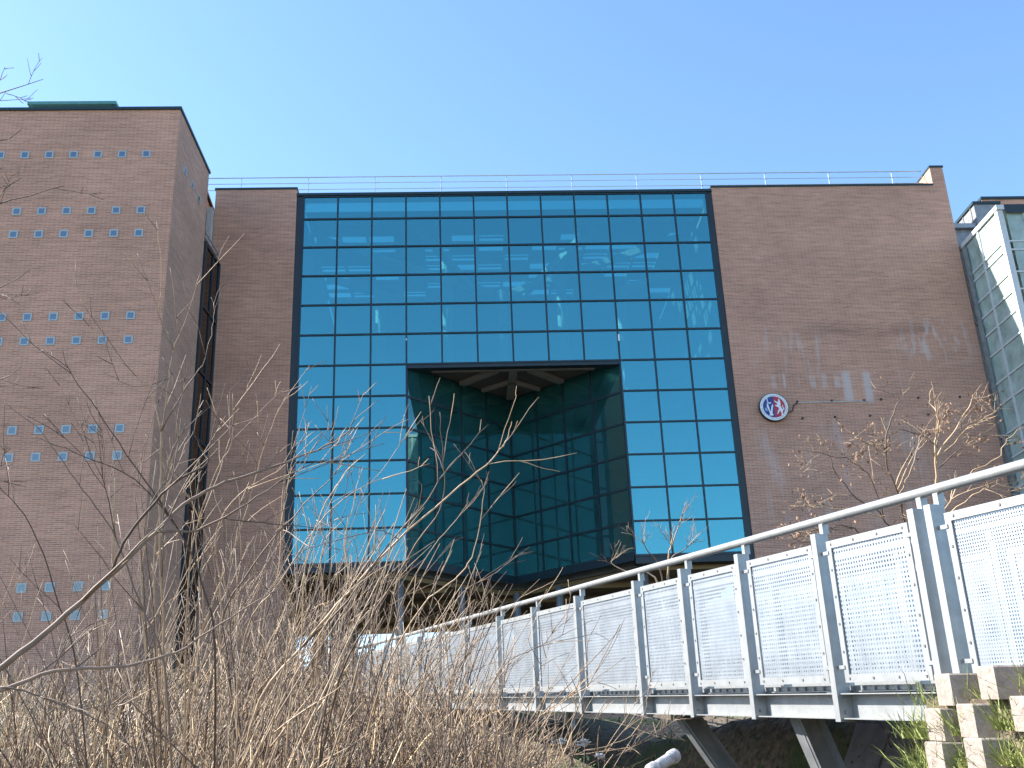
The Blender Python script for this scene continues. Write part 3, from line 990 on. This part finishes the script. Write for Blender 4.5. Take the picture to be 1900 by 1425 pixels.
# ------------------------------------------------------------------ abutment bank and planter block wall
bank = MB()
SB = [-7, -5, -3.5, -2.4, -1.7, -1.25]
tops, lows = [], []
bank.hexa([bp_(-7, -0.28, -2.2), bp_(-0.98, -0.28, -1.6), bp_(-0.98, 2.6, -1.6), bp_(-7, 4.0, -2.2), bp_(-7, -0.05, 0.13), bp_(-1.0, -0.04, 0.13), bp_(-1.05, 2.4, 0.13), bp_(-7, 3.6, 0.13)])
tag(bank.build('embankment', M['earth']), kind='structure')
wall = thing('block_wall', tuple(bp_(-2.2, -0.25, -0.6)), 'dry stacked wall of staggered pinkish concrete planter blocks with grass in the gaps', 'retaining wall')


def block(s, t, z, jit):
    b = MB()
    c, d, h = 0.15, 0.17, 0.172
    # half-hexagon plan: flat outer face, splayed cheeks
    plan = [(-c / 2 - 0.05, d), (-c / 2 - 0.05, d * 0.75), (-c / 2 + 0.005, 0.0), (c / 2 - 0.005, 0.0), (c / 2 + 0.05, d * 0.75), (c / 2 + 0.05, d)]
    plan = [(p[0] * math.cos(jit) - p[1] * math.sin(jit), p[0] * math.sin(jit) + p[1] * math.cos(jit)) for p in plan]
    n = len(plan)
    e = 0.008
    vs = [bp_(s + p[0], t + p[1], z) for p in plan] + [bp_(s + p[0], t + p[1], z + h - e) for p in plan] + [bp_(s + p[0] * 0.94, t + (p[1] - d / 2) * 0.94 + d / 2, z + h) for p in plan]
    for v in vs:
        v[2] -= BD[2] * s                       # courses run level, not with the ramp
    b.add(vs, [tuple(range(n)), tuple(range(3 * n - 1, 2 * n - 1, -1))] + [(i + k * n, i + (k + 1) * n, (i + 1) % n + (k + 1) * n, (i + 1) % n + k * n) for k in (0, 1) for i in range(n)])
    # outer side must face out: flip if needed is irrelevant for closed solids rendered two sided
    b.build('block', M['block'], wall)


BLK = []
for row, ss_ in enumerate(([-1.25, -1.63, -2.02, -2.42], [-1.19, -1.47, -1.90, -2.28], [-1.20, -1.55, -1.98, -2.40], [-1.36, -1.75, -2.15], [-1.22, -1.60, -2.0, -2.4])):
    z = -0.02 - 0.18 * row
    for s in ss_:
        t = -0.10 - 0.05 * row
        BLK.append((s, t, z))
        block(s + random.uniform(-0.015, 0.015), t + random.uniform(-0.015, 0.015), z, random.uniform(-0.06, 0.06))

# paving slabs set on the steep bank under the bridge
pav = tag(MB().hexa([bp_(-0.9, 1.16, -1.5), bp_(2.3, 1.16, -1.5), bp_(2.3, 1.75, -1.5), bp_(-0.9, 1.75, -1.5), bp_(-0.9, 1.15, -1.12), bp_(2.3, 1.15, -1.12), bp_(2.3, 1.72, -0.12), bp_(-0.9, 1.72, -0.12)]).build('slope_paving', M['earth']), kind='structure')
for i in range(6):
    for j in range(2):
        a, c = -0.88 + i * 0.53, -0.88 + i * 0.53 + 0.51
        f0, f1 = j * 0.5 + 0.01, j * 0.5 + 0.49
        lo, hi = np.array([1.13, -1.10]), np.array([1.70, -0.10])
        e0, e1 = lo + (hi - lo) * f0, lo + (hi - lo) * f1
        nn_ = np.array([-0.868, 0.495]) * (0.035 + random.uniform(-0.008, 0.012))
        q = []
        for off in (np.zeros(2), nn_):
            for ss_, ee in ((a, e0), (c, e0), (c, e1), (a, e1)):
                w_ = ee + off
                q.append(bp_(ss_, w_[0], w_[1]))
        MB().hexa(q).build('slab', M['slab'], pav)


# ------------------------------------------------------------------ vegetation helpers
def smooth_path(ctrl, n):
    """Catmull-Rom through control points"""
    c = np.array(ctrl, float)
    c = np.vstack([2 * c[0] - c[1], c, 2 * c[-1] - c[-2]])
    out = []
    segs = len(c) - 3
    for i in range(n):
        u = i / (n - 1) * segs
        k = min(int(u), segs - 1)
        t = u - k
        p0, p1, p2, p3 = c[k:k + 4]
        out.append(0.5 * ((2 * p1) + (-p0 + p2) * t + (2 * p0 - 5 * p1 + 4 * p2 - p3) * t * t + (-p0 + 3 * p1 - 3 * p2 + p3) * t ** 3))
    return np.array(out)


def grow(p0, d0, length, n, wob, grav, r=rng):
    """a wandering shoot"""
    pts = [np.array(p0, float)]
    d = np.array(d0, float)
    d /= np.linalg.norm(d)
    st_ = length / (n - 1)
    for _ in range(n - 1):
        d = d + r.normal(0, wob, 3) + np.array([0, 0, -grav * st_])
        d /= np.linalg.norm(d)
        pts.append(pts[-1] + d * st_)
    return np.array(pts)


def branchlets(mb, path, r0, r1, count, lmin, lmax, depth, r=rng, n=4, upb=0.35, tw=None, leaves=None):
    """side shoots along a path; deeper levels go to the twig mesh"""
    k = len(path)
    for _ in range(count):
        f = r.uniform(0.25, 0.97)
        i = min(int(f * (k - 1)), k - 2)
        p = path[i] + (path[i + 1] - path[i]) * (f * (k - 1) - i)
        ax = path[i + 1] - path[i]
        ax = ax / (np.linalg.norm(ax) + 1e-9)
        side = r.normal(0, 1, 3)
        side -= ax * (side @ ax)
        side /= np.linalg.norm(side) + 1e-9
        d = ax * r.uniform(0.5, 1.0) + side * r.uniform(0.4, 0.9) + np.array([0, 0, upb])
        L_ = r.uniform(lmin, lmax) * (1 - 0.45 * f)
        rr_ = (r0 + (r1 - r0) * f) * r.uniform(0.45, 0.75)
        rr_ = max(rr_, 0.0021)
        q = grow(p, d, L_, 6, 0.075, 0.05, r)
        tgt = tw if (tw is not None and depth <= 1) else mb
        tgt.tube(q, np.linspace(rr_, max(rr_ * 0.35, 0.0014), 6), n)
        if leaves is not None and depth <= 1:
            leaves.append(q[-1])
            leaves.append(q[3])
        if depth > 1:
            branchlets(mb, q, rr_, rr_ * 0.4, max(1, count // 2), L_ * 0.3, L_ * 0.65, depth - 1, r, n, upb, tw, leaves)


def leaf_quads(mb, p, size, cnt, r=rng, droop=0.6):
    for _ in range(cnt):
        c = np.array(p) + r.normal(0, size * 1.2, 3)
        a = r.normal(0, 1, 3) + np.array([0, 0, -droop * 2])
        a /= np.linalg.norm(a)
        b = np.cross(a, r.normal(0, 1, 3))
        b /= np.linalg.norm(b) + 1e-9
        s = size * r.uniform(0.6, 1.3)
        nrm = np.cross(a, b)
        mb.add([c, c + a * s * 0.5 + b * s * 0.28 + nrm * s * 0.1, c + a * s, c + a * s * 0.5 - b * s * 0.28 + nrm * s * 0.1], [(0, 1, 2), (0, 2, 3)])


# ------------------------------------------------------------------ traced shrubs in front
def traced_shrub(label, lines, mat, twig_mat, seed, tw_count=5, tlen=(0.25, 0.7), base=None):
    """lines: (control pixels+depth, r0, r1)"""
    r = np.random.default_rng(seed)
    stems, twigs = MB(), MB()
    first = None
    for ctrl, r0, r1 in lines:
        c = [at(*q) for q in ctrl]
        if first is None:
            first = c[0]
        n = max(8, 4 * len(c))
        path = smooth_path(c, n)
        path[1:-1] += r.normal(0, 0.0025, (n - 2, 3))
        stems.tube(path, np.linspace(r0 * 0.75, r1 * 0.75, n), 6)
        branchlets(stems, path, r0 * 0.75, r1 * 0.75, tw_count, tlen[0] * 1.2, tlen[1] * 1.5, 2, r, 4, 0.35, twigs)
    b = first if base is None else base
    root = thing('bare_shrub', (float(b[0]), float(b[1]), float(terr(b[0], b[1]))), label, 'shrub', None)
    stems.build('stems', mat, root, True)
    tag(twigs.build('twigs', twig_mat, root, True), kind='stuff')
    return root


def gnd(px, d):
    """pixel/depth whose ground is directly below: returns control point (x, y, d) on the terrain"""
    lo, hi = 900.0, 2600.0
    for _ in range(40):
        mid = (lo + hi) / 2
        p = at(px, mid, d)
        if p[2] > terr(p[0], p[1]):
            lo = mid
        else:
            hi = mid
    return (px, (lo + hi) / 2, d)


traced_shrub('thick pale branch leaning in over the thicket in front of the brick tower', [
    ([gnd(-330, 4.2), (-180, 1390, 4.25), (0, 1243, 4.3), (100, 1160, 4.4), (205, 1068, 4.5), (290, 985, 4.6), (350, 930, 4.7), (420, 895, 4.8), (520, 862, 4.9), (600, 830, 5.0), (660, 793, 5.0)], 0.021, 0.003),
    ([(205, 1068, 4.5), (235, 1000, 4.5), (290, 930, 4.5), (330, 890, 4.5), (385, 860, 4.55), (372, 830, 4.6), (358, 800, 4.6)], 0.010, 0.003),
    ([(290, 985, 4.6), (360, 985, 4.6), (450, 940, 4.6), (540, 880, 4.7), (610, 850, 4.7)], 0.008, 0.002),
    ([gnd(-360, 3.9), (-150, 1350, 4.0), (0, 1284, 4.1), (110, 1243, 4.2), (230, 1237, 4.3), (330, 1208, 4.4), (420, 1150, 4.5), (520, 1090, 4.6)], 0.014, 0.003),
    ([(0, 1275, 4.1), (60, 1287, 4.1), (180, 1335, 4.1), (250, 1390, 4.1)], 0.006, 0.002),
], M['stem_dark'], M['stem'], 11, 5, (0.2, 0.5))
traced_shrub('tall thin upright stem forking against the brick tower edge', [
    ([gnd(310, 5.6), (306, 1250, 5.6), (298, 1050, 5.6), (297, 900, 5.6), (300, 800, 5.6), (312, 720, 5.6), (322, 650, 5.6), (345, 590, 5.6), (372, 505, 5.6)], 0.010, 0.0022),
    ([(300, 800, 5.6), (345, 720, 5.6), (378, 670, 5.6), (394, 605, 5.65), (397, 560, 5.7)], 0.005, 0.0018),
    ([(298, 800, 5.6), (280, 730, 5.6), (255, 700, 5.55), (205, 650, 5.5), (160, 598, 5.5)], 0.005, 0.0018),
    ([(322, 650, 5.6), (300, 600, 5.6), (280, 540, 5.6), (255, 470, 5.6)], 0.0035, 0.0014),
    ([(300, 830, 5.6), (250, 870, 5.5), (244, 905, 5.5)], 0.004, 0.0015),
], M['stem'], M['stem_dark'], 12, 3, (0.15, 0.45))
traced_shrub('long pale shoots reaching right across the lower blue glass', [
    ([gnd(400, 6.0), (470, 1330, 6.0), (560, 1200, 6.0), (650, 1095, 6.0), (740, 1000, 6.0), (850, 905, 6.0), (915, 850, 6.0), (940, 815, 6.0), (950, 782, 6.0)], 0.012, 0.0025),
    ([(560, 1200, 6.0), (640, 1120, 6.0), (720, 1010, 5.95), (780, 945, 5.9), (830, 870, 5.9), (860, 840, 5.9)], 0.008, 0.002),
    ([gnd(560, 6.2), (620, 1290, 6.2), (700, 1130, 6.2), (780, 1000, 6.2), (822, 930, 6.2), (820, 840, 6.2), (816, 764, 6.2)], 0.010, 0.002),
    ([(740, 1000, 6.0), (700, 985, 6.0), (600, 1010, 6.0), (540, 1030, 6.0)], 0.004, 0.002),
    ([(650, 1095, 6.0), (640, 1000, 6.05), (655, 940, 6.1), (660, 920, 6.1)], 0.006, 0.002),
    ([gnd(620, 6.4), (700, 1290, 6.4), (780, 1130, 6.4), (850, 1070, 6.4), (880, 1020, 6.4), (898, 920, 6.4), (893, 890, 6.4)], 0.008, 0.002),
    ([gnd(500, 5.7), (540, 1300, 5.7), (560, 1180, 5.7), (565, 1050, 5.7), (600, 940, 5.7), (640, 880, 5.7)], 0.008, 0.002),
], M['stem'], M['stem'], 13, 3, (0.2, 0.5))
traced_shrub('dark arching shoots bending left over the brick tower', [
    ([gnd(330, 4.8), (310, 1280, 4.8), (260, 1120, 4.8), (215, 1000, 4.8), (170, 930, 4.8), (140, 890, 4.8), (75, 800, 4.8), (5, 745, 4.8)], 0.008, 0.0018),
    ([(215, 1000, 4.8), (190, 880, 4.8), (182, 800, 4.8)], 0.004, 0.0016),
    ([gnd(390, 5.0), (400, 1250, 5.0), (380, 1100, 5.0), (330, 980, 5.0), (240, 850, 5.0), (180, 760, 5.0), (130, 690, 5.0), (115, 645, 5.0)], 0.008, 0.0016),
    ([(330, 980, 5.0), (250, 890, 5.0), (140, 840, 5.0), (60, 810, 5.0)], 0.005, 0.0015),
    ([gnd(180, 5.2), (150, 1290, 5.2), (110, 1120, 5.2), (60, 980, 5.2), (0, 905, 5.2), (-60, 860, 5.2)], 0.007, 0.0016),
    ([(300, 1070, 4.9), (310, 870, 4.9), (345, 780, 4.95), (300, 720, 5.0), (240, 715, 5.0), (190, 690, 5.0)], 0.005, 0.0015),
], M['stem_dark'], M['stem_dark'], 14, 4, (0.2, 0.5))
traced_shrub('crowded pale shoots fanning out before the left brick wing', [
    ([gnd(330, 6.4), (350, 1280, 6.4), (390, 1130, 6.4), (440, 1000, 6.4), (470, 900, 6.4), (500, 800, 6.4), (530, 735, 6.4)], 0.009, 0.002),
    ([gnd(360, 6.3), (400, 1200, 6.3), (470, 1050, 6.3), (560, 940, 6.3), (620, 880, 6.3), (655, 800, 6.3)], 0.009, 0.002),
    ([gnd(340, 6.5), (345, 1200, 6.5), (360, 1000, 6.5), (400, 880, 6.5), (430, 820, 6.5), (432, 730, 6.5)], 0.009, 0.002),
    ([gnd(420, 6.6), (450, 1200, 6.6), (520, 1080, 6.6), (600, 960, 6.6), (680, 900, 6.6), (745, 880, 6.6)], 0.008, 0.002),
    ([gnd(380, 6.2), (410, 1150, 6.2), (400, 1000, 6.2), (440, 920, 6.2), (520, 870, 6.2), (600, 800, 6.2)], 0.008, 0.002),
    ([gnd(300, 6.2), (290, 1200, 6.2), (285, 1050, 6.2), (300, 930, 6.2), (320, 860, 6.2)], 0.010, 0.003),
], M['stem'], M['stem'], 15, 6, (0.2, 0.6))
traced_shrub('bent stems with curled tips before the open ground floor', [
    ([gnd(560, 7.0), (585, 1260, 7.0), (600, 1120, 7.0), (595, 1050, 7.0), (605, 1000, 7.0), (640, 960, 7.0)], 0.010, 0.0025),
    ([gnd(700, 7.2), (720, 1260, 7.2), (745, 1120, 7.2), (800, 1020, 7.2), (850, 960, 7.2), (870, 930, 7.2)], 0.008, 0.002),
    ([gnd(760, 7.4), (790, 1230, 7.4), (850, 1110, 7.4), (905, 1075, 7.4), (912, 1110, 7.4)], 0.008, 0.002),
    ([gnd(640, 7.3), (655, 1230, 7.3), (640, 1120, 7.3), (610, 1070, 7.3), (560, 1040, 7.3), (530, 1020, 7.3)], 0.008, 0.0025),
    ([gnd(840, 7.6), (850, 1300, 7.6), (870, 1180, 7.6), (868, 1120, 7.6), (880, 1060, 7.6)], 0.006, 0.002),
], M['stem'], M['stem_dark'], 16, 4, (0.2, 0.5))
traced_shrub('low arching canes curving beside the bridge legs', [
    ([gnd(930, 6.6), (1000, 1420, 6.6), (1060, 1400, 6.6), (1120, 1385, 6.65), (1170, 1365, 6.7), (1195, 1325, 6.7), (1204, 1270, 6.7)], 0.006, 0.002),
    ([gnd(960, 6.5), (1080, 1430, 6.5), (1140, 1405, 6.5), (1175, 1385, 6.55), (1198, 1355, 6.6)], 0.005, 0.0018),
    ([gnd(880, 6.3), (940, 1390, 6.3), (1000, 1330, 6.3), (1060, 1290, 6.3), (1110, 1255, 6.3), (1160, 1220, 6.3)], 0.006, 0.0018),
    ([gnd(820, 6.4), (860, 1390, 6.4), (900, 1300, 6.4), (940, 1230, 6.4), (1000, 1200, 6.4), (1100, 1150, 6.4)], 0.006, 0.0018),
], M['stem'], M['stem'], 17, 6, (0.15, 0.5))

# slim bare tree standing just left of the frame, some twigs reach in
r8 = np.random.default_rng(8)
lt_b = at(-260, 1500, 6.0)
tree = thing('bare_tree', (float(lt_b[0]), float(lt_b[1]), float(terr(lt_b[0], lt_b[1]))), 'slim leafless tree whose outer twigs cross the brick tower and the sky above it', 'tree')
trunk, twg = MB(), MB()
tp = [np.array([lt_b[0], lt_b[1], terr(lt_b[0], lt_b[1]) - 0.1]), at(-280, 1150, 6.0), at(-250, 800, 6.0), at(-270, 450, 6.0), at(-230, 150, 6.0), at(-190, -60, 6.0)]
tpath = smooth_path(tp, 28)
trunk.tube(tpath, np.linspace(0.06, 0.008, 28), 8)
for a, b, c, rr0 in (((-265, 420), (-120, 240), (80, 147), 0.010), ((-268, 520), (-100, 400), (40, 330), 0.009), ((-262, 640), (-90, 420), (120, 345), 0.009), ((-255, 750), (-100, 600), (55, 500), 0.008), ((-255, 560), (-120, 330), (40, 240), 0.007), ((-262, 880), (-130, 780), (40, 680), 0.008), ((-275, 1050), (-120, 930), (10, 860), 0.009)):
    pth = smooth_path([at(*a, 6.0), at(*b, 5.9), at(*c, 5.8)], 14)
    pth[1:-1] += r8.normal(0, 0.008, (12, 3))
    trunk.tube(pth, np.linspace(rr0, 0.0016, 14), 5)
    branchlets(trunk, pth, rr0, 0.002, 7, 0.15, 0.45, 2, r8, 4, 0.3, twg)
trunk.build('trunk', M['stem_dark'], tree, True)
tag(twg.build('twigs', M['stem_dark'], tree, True), kind='stuff')

# ------------------------------------------------------------------ many smaller shrubs of the thicket
spots = []
rs = np.random.default_rng(21)
def shrub_place(px):
    for lim, txt in ((250, 'in front of the rows of glass blocks'), (385, 'in front of the tower corner and dark link'), (535, 'in front of the left brick wing'), (745, 'in front of the bright gap under the building'), (2000, 'in front of the far bridge panels')):
        if px < lim:
            return txt


px_list = np.concatenate([np.linspace(-40, 240, 6), np.linspace(270, 880, 24), np.linspace(900, 1000, 4)])
for i, px in enumerate(px_list):
    d = float(rs.uniform(5.2, 9.5))
    px = float(px + rs.uniform(-20, 20))
    g = gnd(px, d)
    b = at(*g)
    stems, twigs = MB(), MB()
    tall = np.interp(px, [0, 300, 500, 700, 850, 1000], [1.25, 2.15, 2.0, 1.65, 1.05, 0.7]) * (0.75 + 0.06 * (d - 5))
    for k in range(int(rs.integers(19, 29))):
        p0 = b + np.array([rs.normal(0, 0.18), rs.normal(0, 0.18), -0.05])
        dr = np.array([rs.normal(0.14, 0.26), rs.normal(0, 0.26), 1.0])
        L_ = tall * rs.uniform(0.5, 1.5)
        path = grow(p0, dr, L_, 12, 0.045, 0.07, rs)
        r0 = rs.uniform(0.0042, 0.0085)
        stems.tube(path, np.linspace(r0, 0.0022, 12), 5)
        branchlets(stems, path, r0, 0.003, 4, 0.2, 0.75, 1, rs, 4, 0.3, twigs)
    lb = 'leafless brown shrub of thin shoots ' + shrub_place(px)
    sh = thing('bare_shrub', (float(b[0]), float(b[1]), float(b[2])), lb, 'shrub', 'bare shrubs of the thicket')
    mt = M['stem'] if rs.random() < 0.65 else M['stem_dark']
    stems.build('stems', mt, sh, True)
    tag(twigs.build('twigs', M['stem'], sh, True), kind='stuff')

FAR = MB()
# dry stalks and bramble tangle: nobody could count these
th = MB()
rt = np.random.default_rng(33)
for i in range(1500):
    px = rt.uniform(-160, 1010)
    d = rt.uniform(4.8, 11.0) ** 1.0
    b = at(*gnd(px, d))
    hgt = np.interp(px, [0, 350, 600, 800, 1000], [0.50, 0.80, 0.70, 0.52, 0.32]) * rt.uniform(0.35, 1.6) * (0.7 + 0.05 * d)
    lean = rt.normal(0, 0.22, 2) + np.array([0.10, 0])
    if rt.random() < 0.22:
        lean *= 4.0
    path = grow(b + np.array([0, 0, -0.03]), (lean[0], lean[1], 1.0), hgt * 1.15, 7, 0.15, 0.18, rt)
    r0 = rt.uniform(0.0035, 0.0095)
    th.tube(path, np.linspace(r0, r0 * 0.45, 7), 3)
    if rt.random() < 0.5:
        branchlets(th, path, r0, r0 * 0.5, 2, 0.10, 0.35, 1, rt, 3)
tag(th.build('dry_stalks', M['stalk'], smooth=True), 'dense tangle of dry straw coloured stalks in front of the building', 'stalks', kind='stuff')
for i in range(1100):
    px = rt.uniform(-200, 900)
    d = rt.uniform(10.5, 27.0)
    b = at(*gnd(px, d))
    path = grow(b + np.array([0, 0, -0.03]), (rt.normal(0.1, 0.4), rt.normal(0, 0.3), 1.0), rt.uniform(0.5, 1.5), 6, 0.16, 0.18, rt)
    r0 = rt.uniform(0.005, 0.011)
    FAR.tube(path, np.linspace(r0, r0 * 0.45, 6), 3)
    branchlets(FAR, path, r0, r0 * 0.5, 1, 0.2, 0.6, 1, rt, 3)
tag(FAR.build('slope_brushwood', M['stalk'], smooth=True), 'brown brushwood covering the slope up to the brick tower', 'brushwood', kind='stuff')
# low bramble canes lying in loops on the slope
lc = MB()
for i in range(900):
    px = rt.uniform(-150, 1180)
    d = rt.uniform(4.8, 9.5)
    if px > 1000:
        d = rt.uniform(5.0, 6.4)
    b = at(*gnd(px, d))
    a = rt.uniform(0, 2 * math.pi)
    path = grow(b + np.array([0, 0, rt.uniform(0, 0.25)]), (math.cos(a), math.sin(a), rt.uniform(0.2, 0.9)), rt.uniform(0.4, 1.0), 8, 0.16, 0.9, rt)
    r0 = rt.uniform(0.002, 0.005)
    lc.tube(path, np.linspace(r0, r0 * 0.5, 8), 3)
tag(lc.build('bramble_canes', M['stem'], smooth=True), 'loops of low bramble canes over the slope below the bridge', 'brambles', kind='stuff')
# dead leaves lying among them
dl_ = MB()
for i in range(2600):
    px = rt.uniform(-150, 1500)
    d = rt.uniform(4.8, 11.0)
    b = at(*gnd(px, d))
    leaf_quads(dl_, b + np.array([0, 0, 0.03]), 0.05, 1, rt, 0.0)
tag(dl_.build('dead_leaves', M['litter_leaf']), 'brown dead leaves lying on the slope', 'leaves', kind='stuff')

# ------------------------------------------------------------------ dry-leaved bush behind the bridge
rb_ = np.random.default_rng(41)
bb = at(1690, 1300, 12.5)
bush = thing('dry_leaved_bush', (float(bb[0]), float(bb[1]), float(terr(bb[0], bb[1]))), 'leggy bush with clusters of dry brown leaves behind the bridge handrail', 'bush')
bs, btw, blf, tips = MB(), MB(), MB(), []
base = np.array([bb[0], bb[1], terr(bb[0], bb[1]) - 0.1])
D = 12.5
for ctrl, r0 in (
        ([(1700, 1050, D), (1735, 930, D), (1738, 830, D), (1740, 770, D), (1725, 745, D + .1), (1730, 714, D + .1)], 0.030),
        ([(1738, 850, D), (1775, 790, D), (1800, 750, D), (1812, 728, D)], 0.014),
        ([(1738, 860, D), (1790, 800, D), (1840, 770, D), (1850, 762, D)], 0.012),
        ([(1740, 870, D), (1780, 835, D), (1815, 808, D)], 0.010),
        ([(1740, 830, D), (1715, 810, D), (1660, 800, D), (1640, 850, D)], 0.010),
        ([(1690, 1050, D), (1670, 930, D - .3), (1645, 850, D - .3), (1648, 790, D - .3), (1670, 745, D - .3), (1660, 730, D - .3)], 0.022),
        ([(1645, 850, D - .3), (1625, 825, D - .3), (1600, 818, D - .3), (1588, 810, D - .3)], 0.012),
        ([(1690, 1080, D), (1640, 960, D - .4), (1590, 925, D - .4), (1548, 870, D - .4), (1540, 840, D - .4)], 0.018),
        ([(1640, 960, D - .4), (1570, 945, D - .4), (1510, 940, D - .4), (1480, 930, D - .4)], 0.012),
        ([(1690, 1080, D), (1600, 990, D - .5), (1540, 975, D - .5), (1470, 1000, D - .5)], 0.014),
        ([(1700, 1050, D), (1760, 930, D + .3), (1800, 880, D + .3), (1850, 850, D + .3), (1875, 810, D + .3), (1905, 790, D + .3)], 0.018),
        ([(1720, 1000, D), (1790, 930, D - .2), (1850, 900, D - .2), (1910, 910, D - .2)], 0.012),
        ([(1665, 930, D - .3), (1690, 870, D - .3), (1710, 810, D - .2), (1720, 795, D - .2)], 0.010),
        ([(1640, 960, D - .4), (1610, 880, D - .5), (1560, 850, D - .5), (1500, 838, D - .5)], 0.009),
        ([(1690, 1080, D), (1560, 1010, D - .6), (1480, 1000, D - .6), (1455, 985, D - .6)], 0.010)):
    c = [base] + [at(*q) for q in ctrl] if r0 > 0.0175 else [at(*q) for q in ctrl]
    n = 4 * len(c)
    path = smooth_path(c, n)
    path[1:-1] += rb_.normal(0, 0.012, (n - 2, 3))
    bs.tube(path, np.linspace(r0 * 0.75, 0.0035, n), 6)
    branchlets(bs, path, r0 * 0.7, 0.003, 7, 0.25, 0.75, 2, rb_, 4, 0.12, btw, tips)
bs.build('stems', M['stem'], bush, True)
tag(btw.build('twigs', M['stem'], bush, True), kind='stuff')
for p in tips:
    if rb_.random() < 0.26:
        leaf_quads(blf, p, 0.045, int(rb_.integers(2, 6)), rb_, 0.9)
tag(blf.build('leaves', M['dry_leaf'], bush), kind='stuff')

# little sapling farther back, between handrail and glass
sp_b = at(1235, 1200, 17)
sap = thing('bare_sapling', (float(sp_b[0]), float(sp_b[1]), float(terr(sp_b[0], sp_b[1]))), 'small bare sapling showing above the handrail under the right blue panes', 'sapling')
ss, sw = MB(), MB()
for ctrl in ([(1240, 1060, 17), (1248, 1010, 17), (1262, 968, 17), (1268, 945, 17)], [(1240, 1060, 17), (1245, 1015, 17), (1243, 1000, 17)], [(1238, 1070, 17), (1270, 1020, 17), (1296, 1000, 17)], [(1230, 1080, 17), (1200, 1020, 17), (1190, 1000, 17)], [(1225, 1090, 17), (1160, 1060, 17), (1135, 1045, 17), (1140, 1035, 17)]):
    c = [np.array([sp_b[0], sp_b[1], terr(sp_b[0], sp_b[1]) - 0.1])] + [at(*q) for q in ctrl]
    path = smooth_path(c, 18)
    ss.tube(path, np.linspace(0.018, 0.004, 18), 5)
    branchlets(ss, path[9:], 0.010, 0.004, 7, 0.2, 0.6, 2, rb_, 4, 0.3, sw)
ss.build('stems', M['stem'], sap, True)
tag(sw.build('twigs', M['stem'], sap, True), kind='stuff')

# roots, twigs and ivy in the shade under the deck
ut = MB()
for i in range(320):
    s = rt.uniform(-0.6, 7)
    t = rt.uniform(0.6, 6.5)
    p = bp_(s, t, 0)
    z = float(terr(p[0], p[1]))
    path = grow((p[0], p[1], z), (rt.normal(0, 1), rt.normal(0, 1), rt.uniform(0.3, 1.0)), rt.uniform(0.4, 1.2), 8, 0.2, 0.6, rt)
    ut.tube(path, np.linspace(rt.uniform(0.003, 0.008), 0.0015, 8), 4)
tag(ut.build('fallen_twigs', M['stem_dark'], smooth=True), 'dark fallen twigs on the bank under the bridge', 'twigs', kind='stuff')
iv = MB()
for i in range(1300):
    s = rt.uniform(1.0, 7.5)
    p = bp_(s, rt.uniform(-0.5, 2.6), 0)
    z = float(terr(p[0], p[1])) + abs(rt.normal(0, 0.28))
    leaf_quads(iv, (p[0], p[1], z), 0.05, 1, rt, 0.1)
tag(iv.build('ivy', M['ivy']), 'small green ivy leaves in the shade under the bridge', 'ivy', kind='stuff')

# grass in and below the block wall
gr = MB()
for (s, t, z) in BLK:
    for k in range(230):
        p = bp_(s + 0.20 + rt.normal(0, 0.10), t + rt.uniform(0.02, 0.22), z - BD[2] * s + 0.0)
        if z > -0.1 and rt.random() < 0.8:
            continue
        h = rt.uniform(0.07, 0.26)
        path = grow(p, (rt.normal(-0.35, 0.4), rt.normal(-0.1, 0.4), 1.0), h, 5, 0.18, 1.6, rt)
        w = rt.uniform(0.0025, 0.005)
        side = np.array([rt.normal(), rt.normal(), 0.0])
        side /= np.linalg.norm(side)
        v = []
        for q, f_ in zip(path, (1, 0.9, 0.7, 0.45, 0.05)):
            v += [q - side * w * f_, q + side * w * f_]
        gr.add(v, [(2 * i, 2 * i + 1, 2 * i + 3, 2 * i + 2) for i in range(4)])
tag(gr.build('wall_grass', M['grass']), 'tufts of green and straw grass growing between the planter blocks', 'grass', kind='stuff')

# ------------------------------------------------------------------ litter under the bridge
pp = thing('plastic_pipe', tuple(at(1240, 1410, 7.6)), 'short white plastic pipe with a collar lying by the bridge leg', 'pipe')
a, b = at(1208, 1430, 7.5), at(1252, 1402, 7.7)
MB().tube(smooth_path([a, (a + b) / 2, b], 6), 0.042, 14).build('pipe', M['white_plastic'], pp, True)
d = (b - a) / np.linalg.norm(b - a)
MB().tube([a - d * 0.01, a + d * 0.05], 0.049, 14).build('collar', M['white_plastic'], pp, True)
MB().tube([b - d * 0.05, b + d * 0.01], 0.049, 14).build('collar', M['white_plastic'], pp, True)


def crumple(p, size, seed):
    r = np.random.default_rng(seed)
    n = 9
    v, f = [], []
    for j in range(n + 1):
        for i in range(n):
            th_, ph = math.pi * j / n, 2 * math.pi * i / n
            rad = size * (0.35 + 0.9 * r.random())
            v.append(np.array(p) + rad * np.array([math.sin(th_) * math.cos(ph) * 1.5, math.sin(th_) * math.sin(ph), math.cos(th_) * 0.6]))
    for j in range(n):
        for i in range(n):
            f.append((j * n + i, j * n + (i + 1) % n, (j + 1) * n + (i + 1) % n, (j + 1) * n + i))
    return MB().add(v, f)


for k, (x, y, s, lb) in enumerate(((1040, 1376, 0.030, 'crumpled white plastic scrap caught in the canes'), (1082, 1378, 0.032, 'white plastic scrap with a long tail among the canes'), (1112, 1402, 0.022, 'smaller white plastic scrap below the other two'))):
    tag(crumple(at(x, y, 6.2), s, 50 + k).build('plastic_scrap', M['white_plastic']), lb, 'litter')
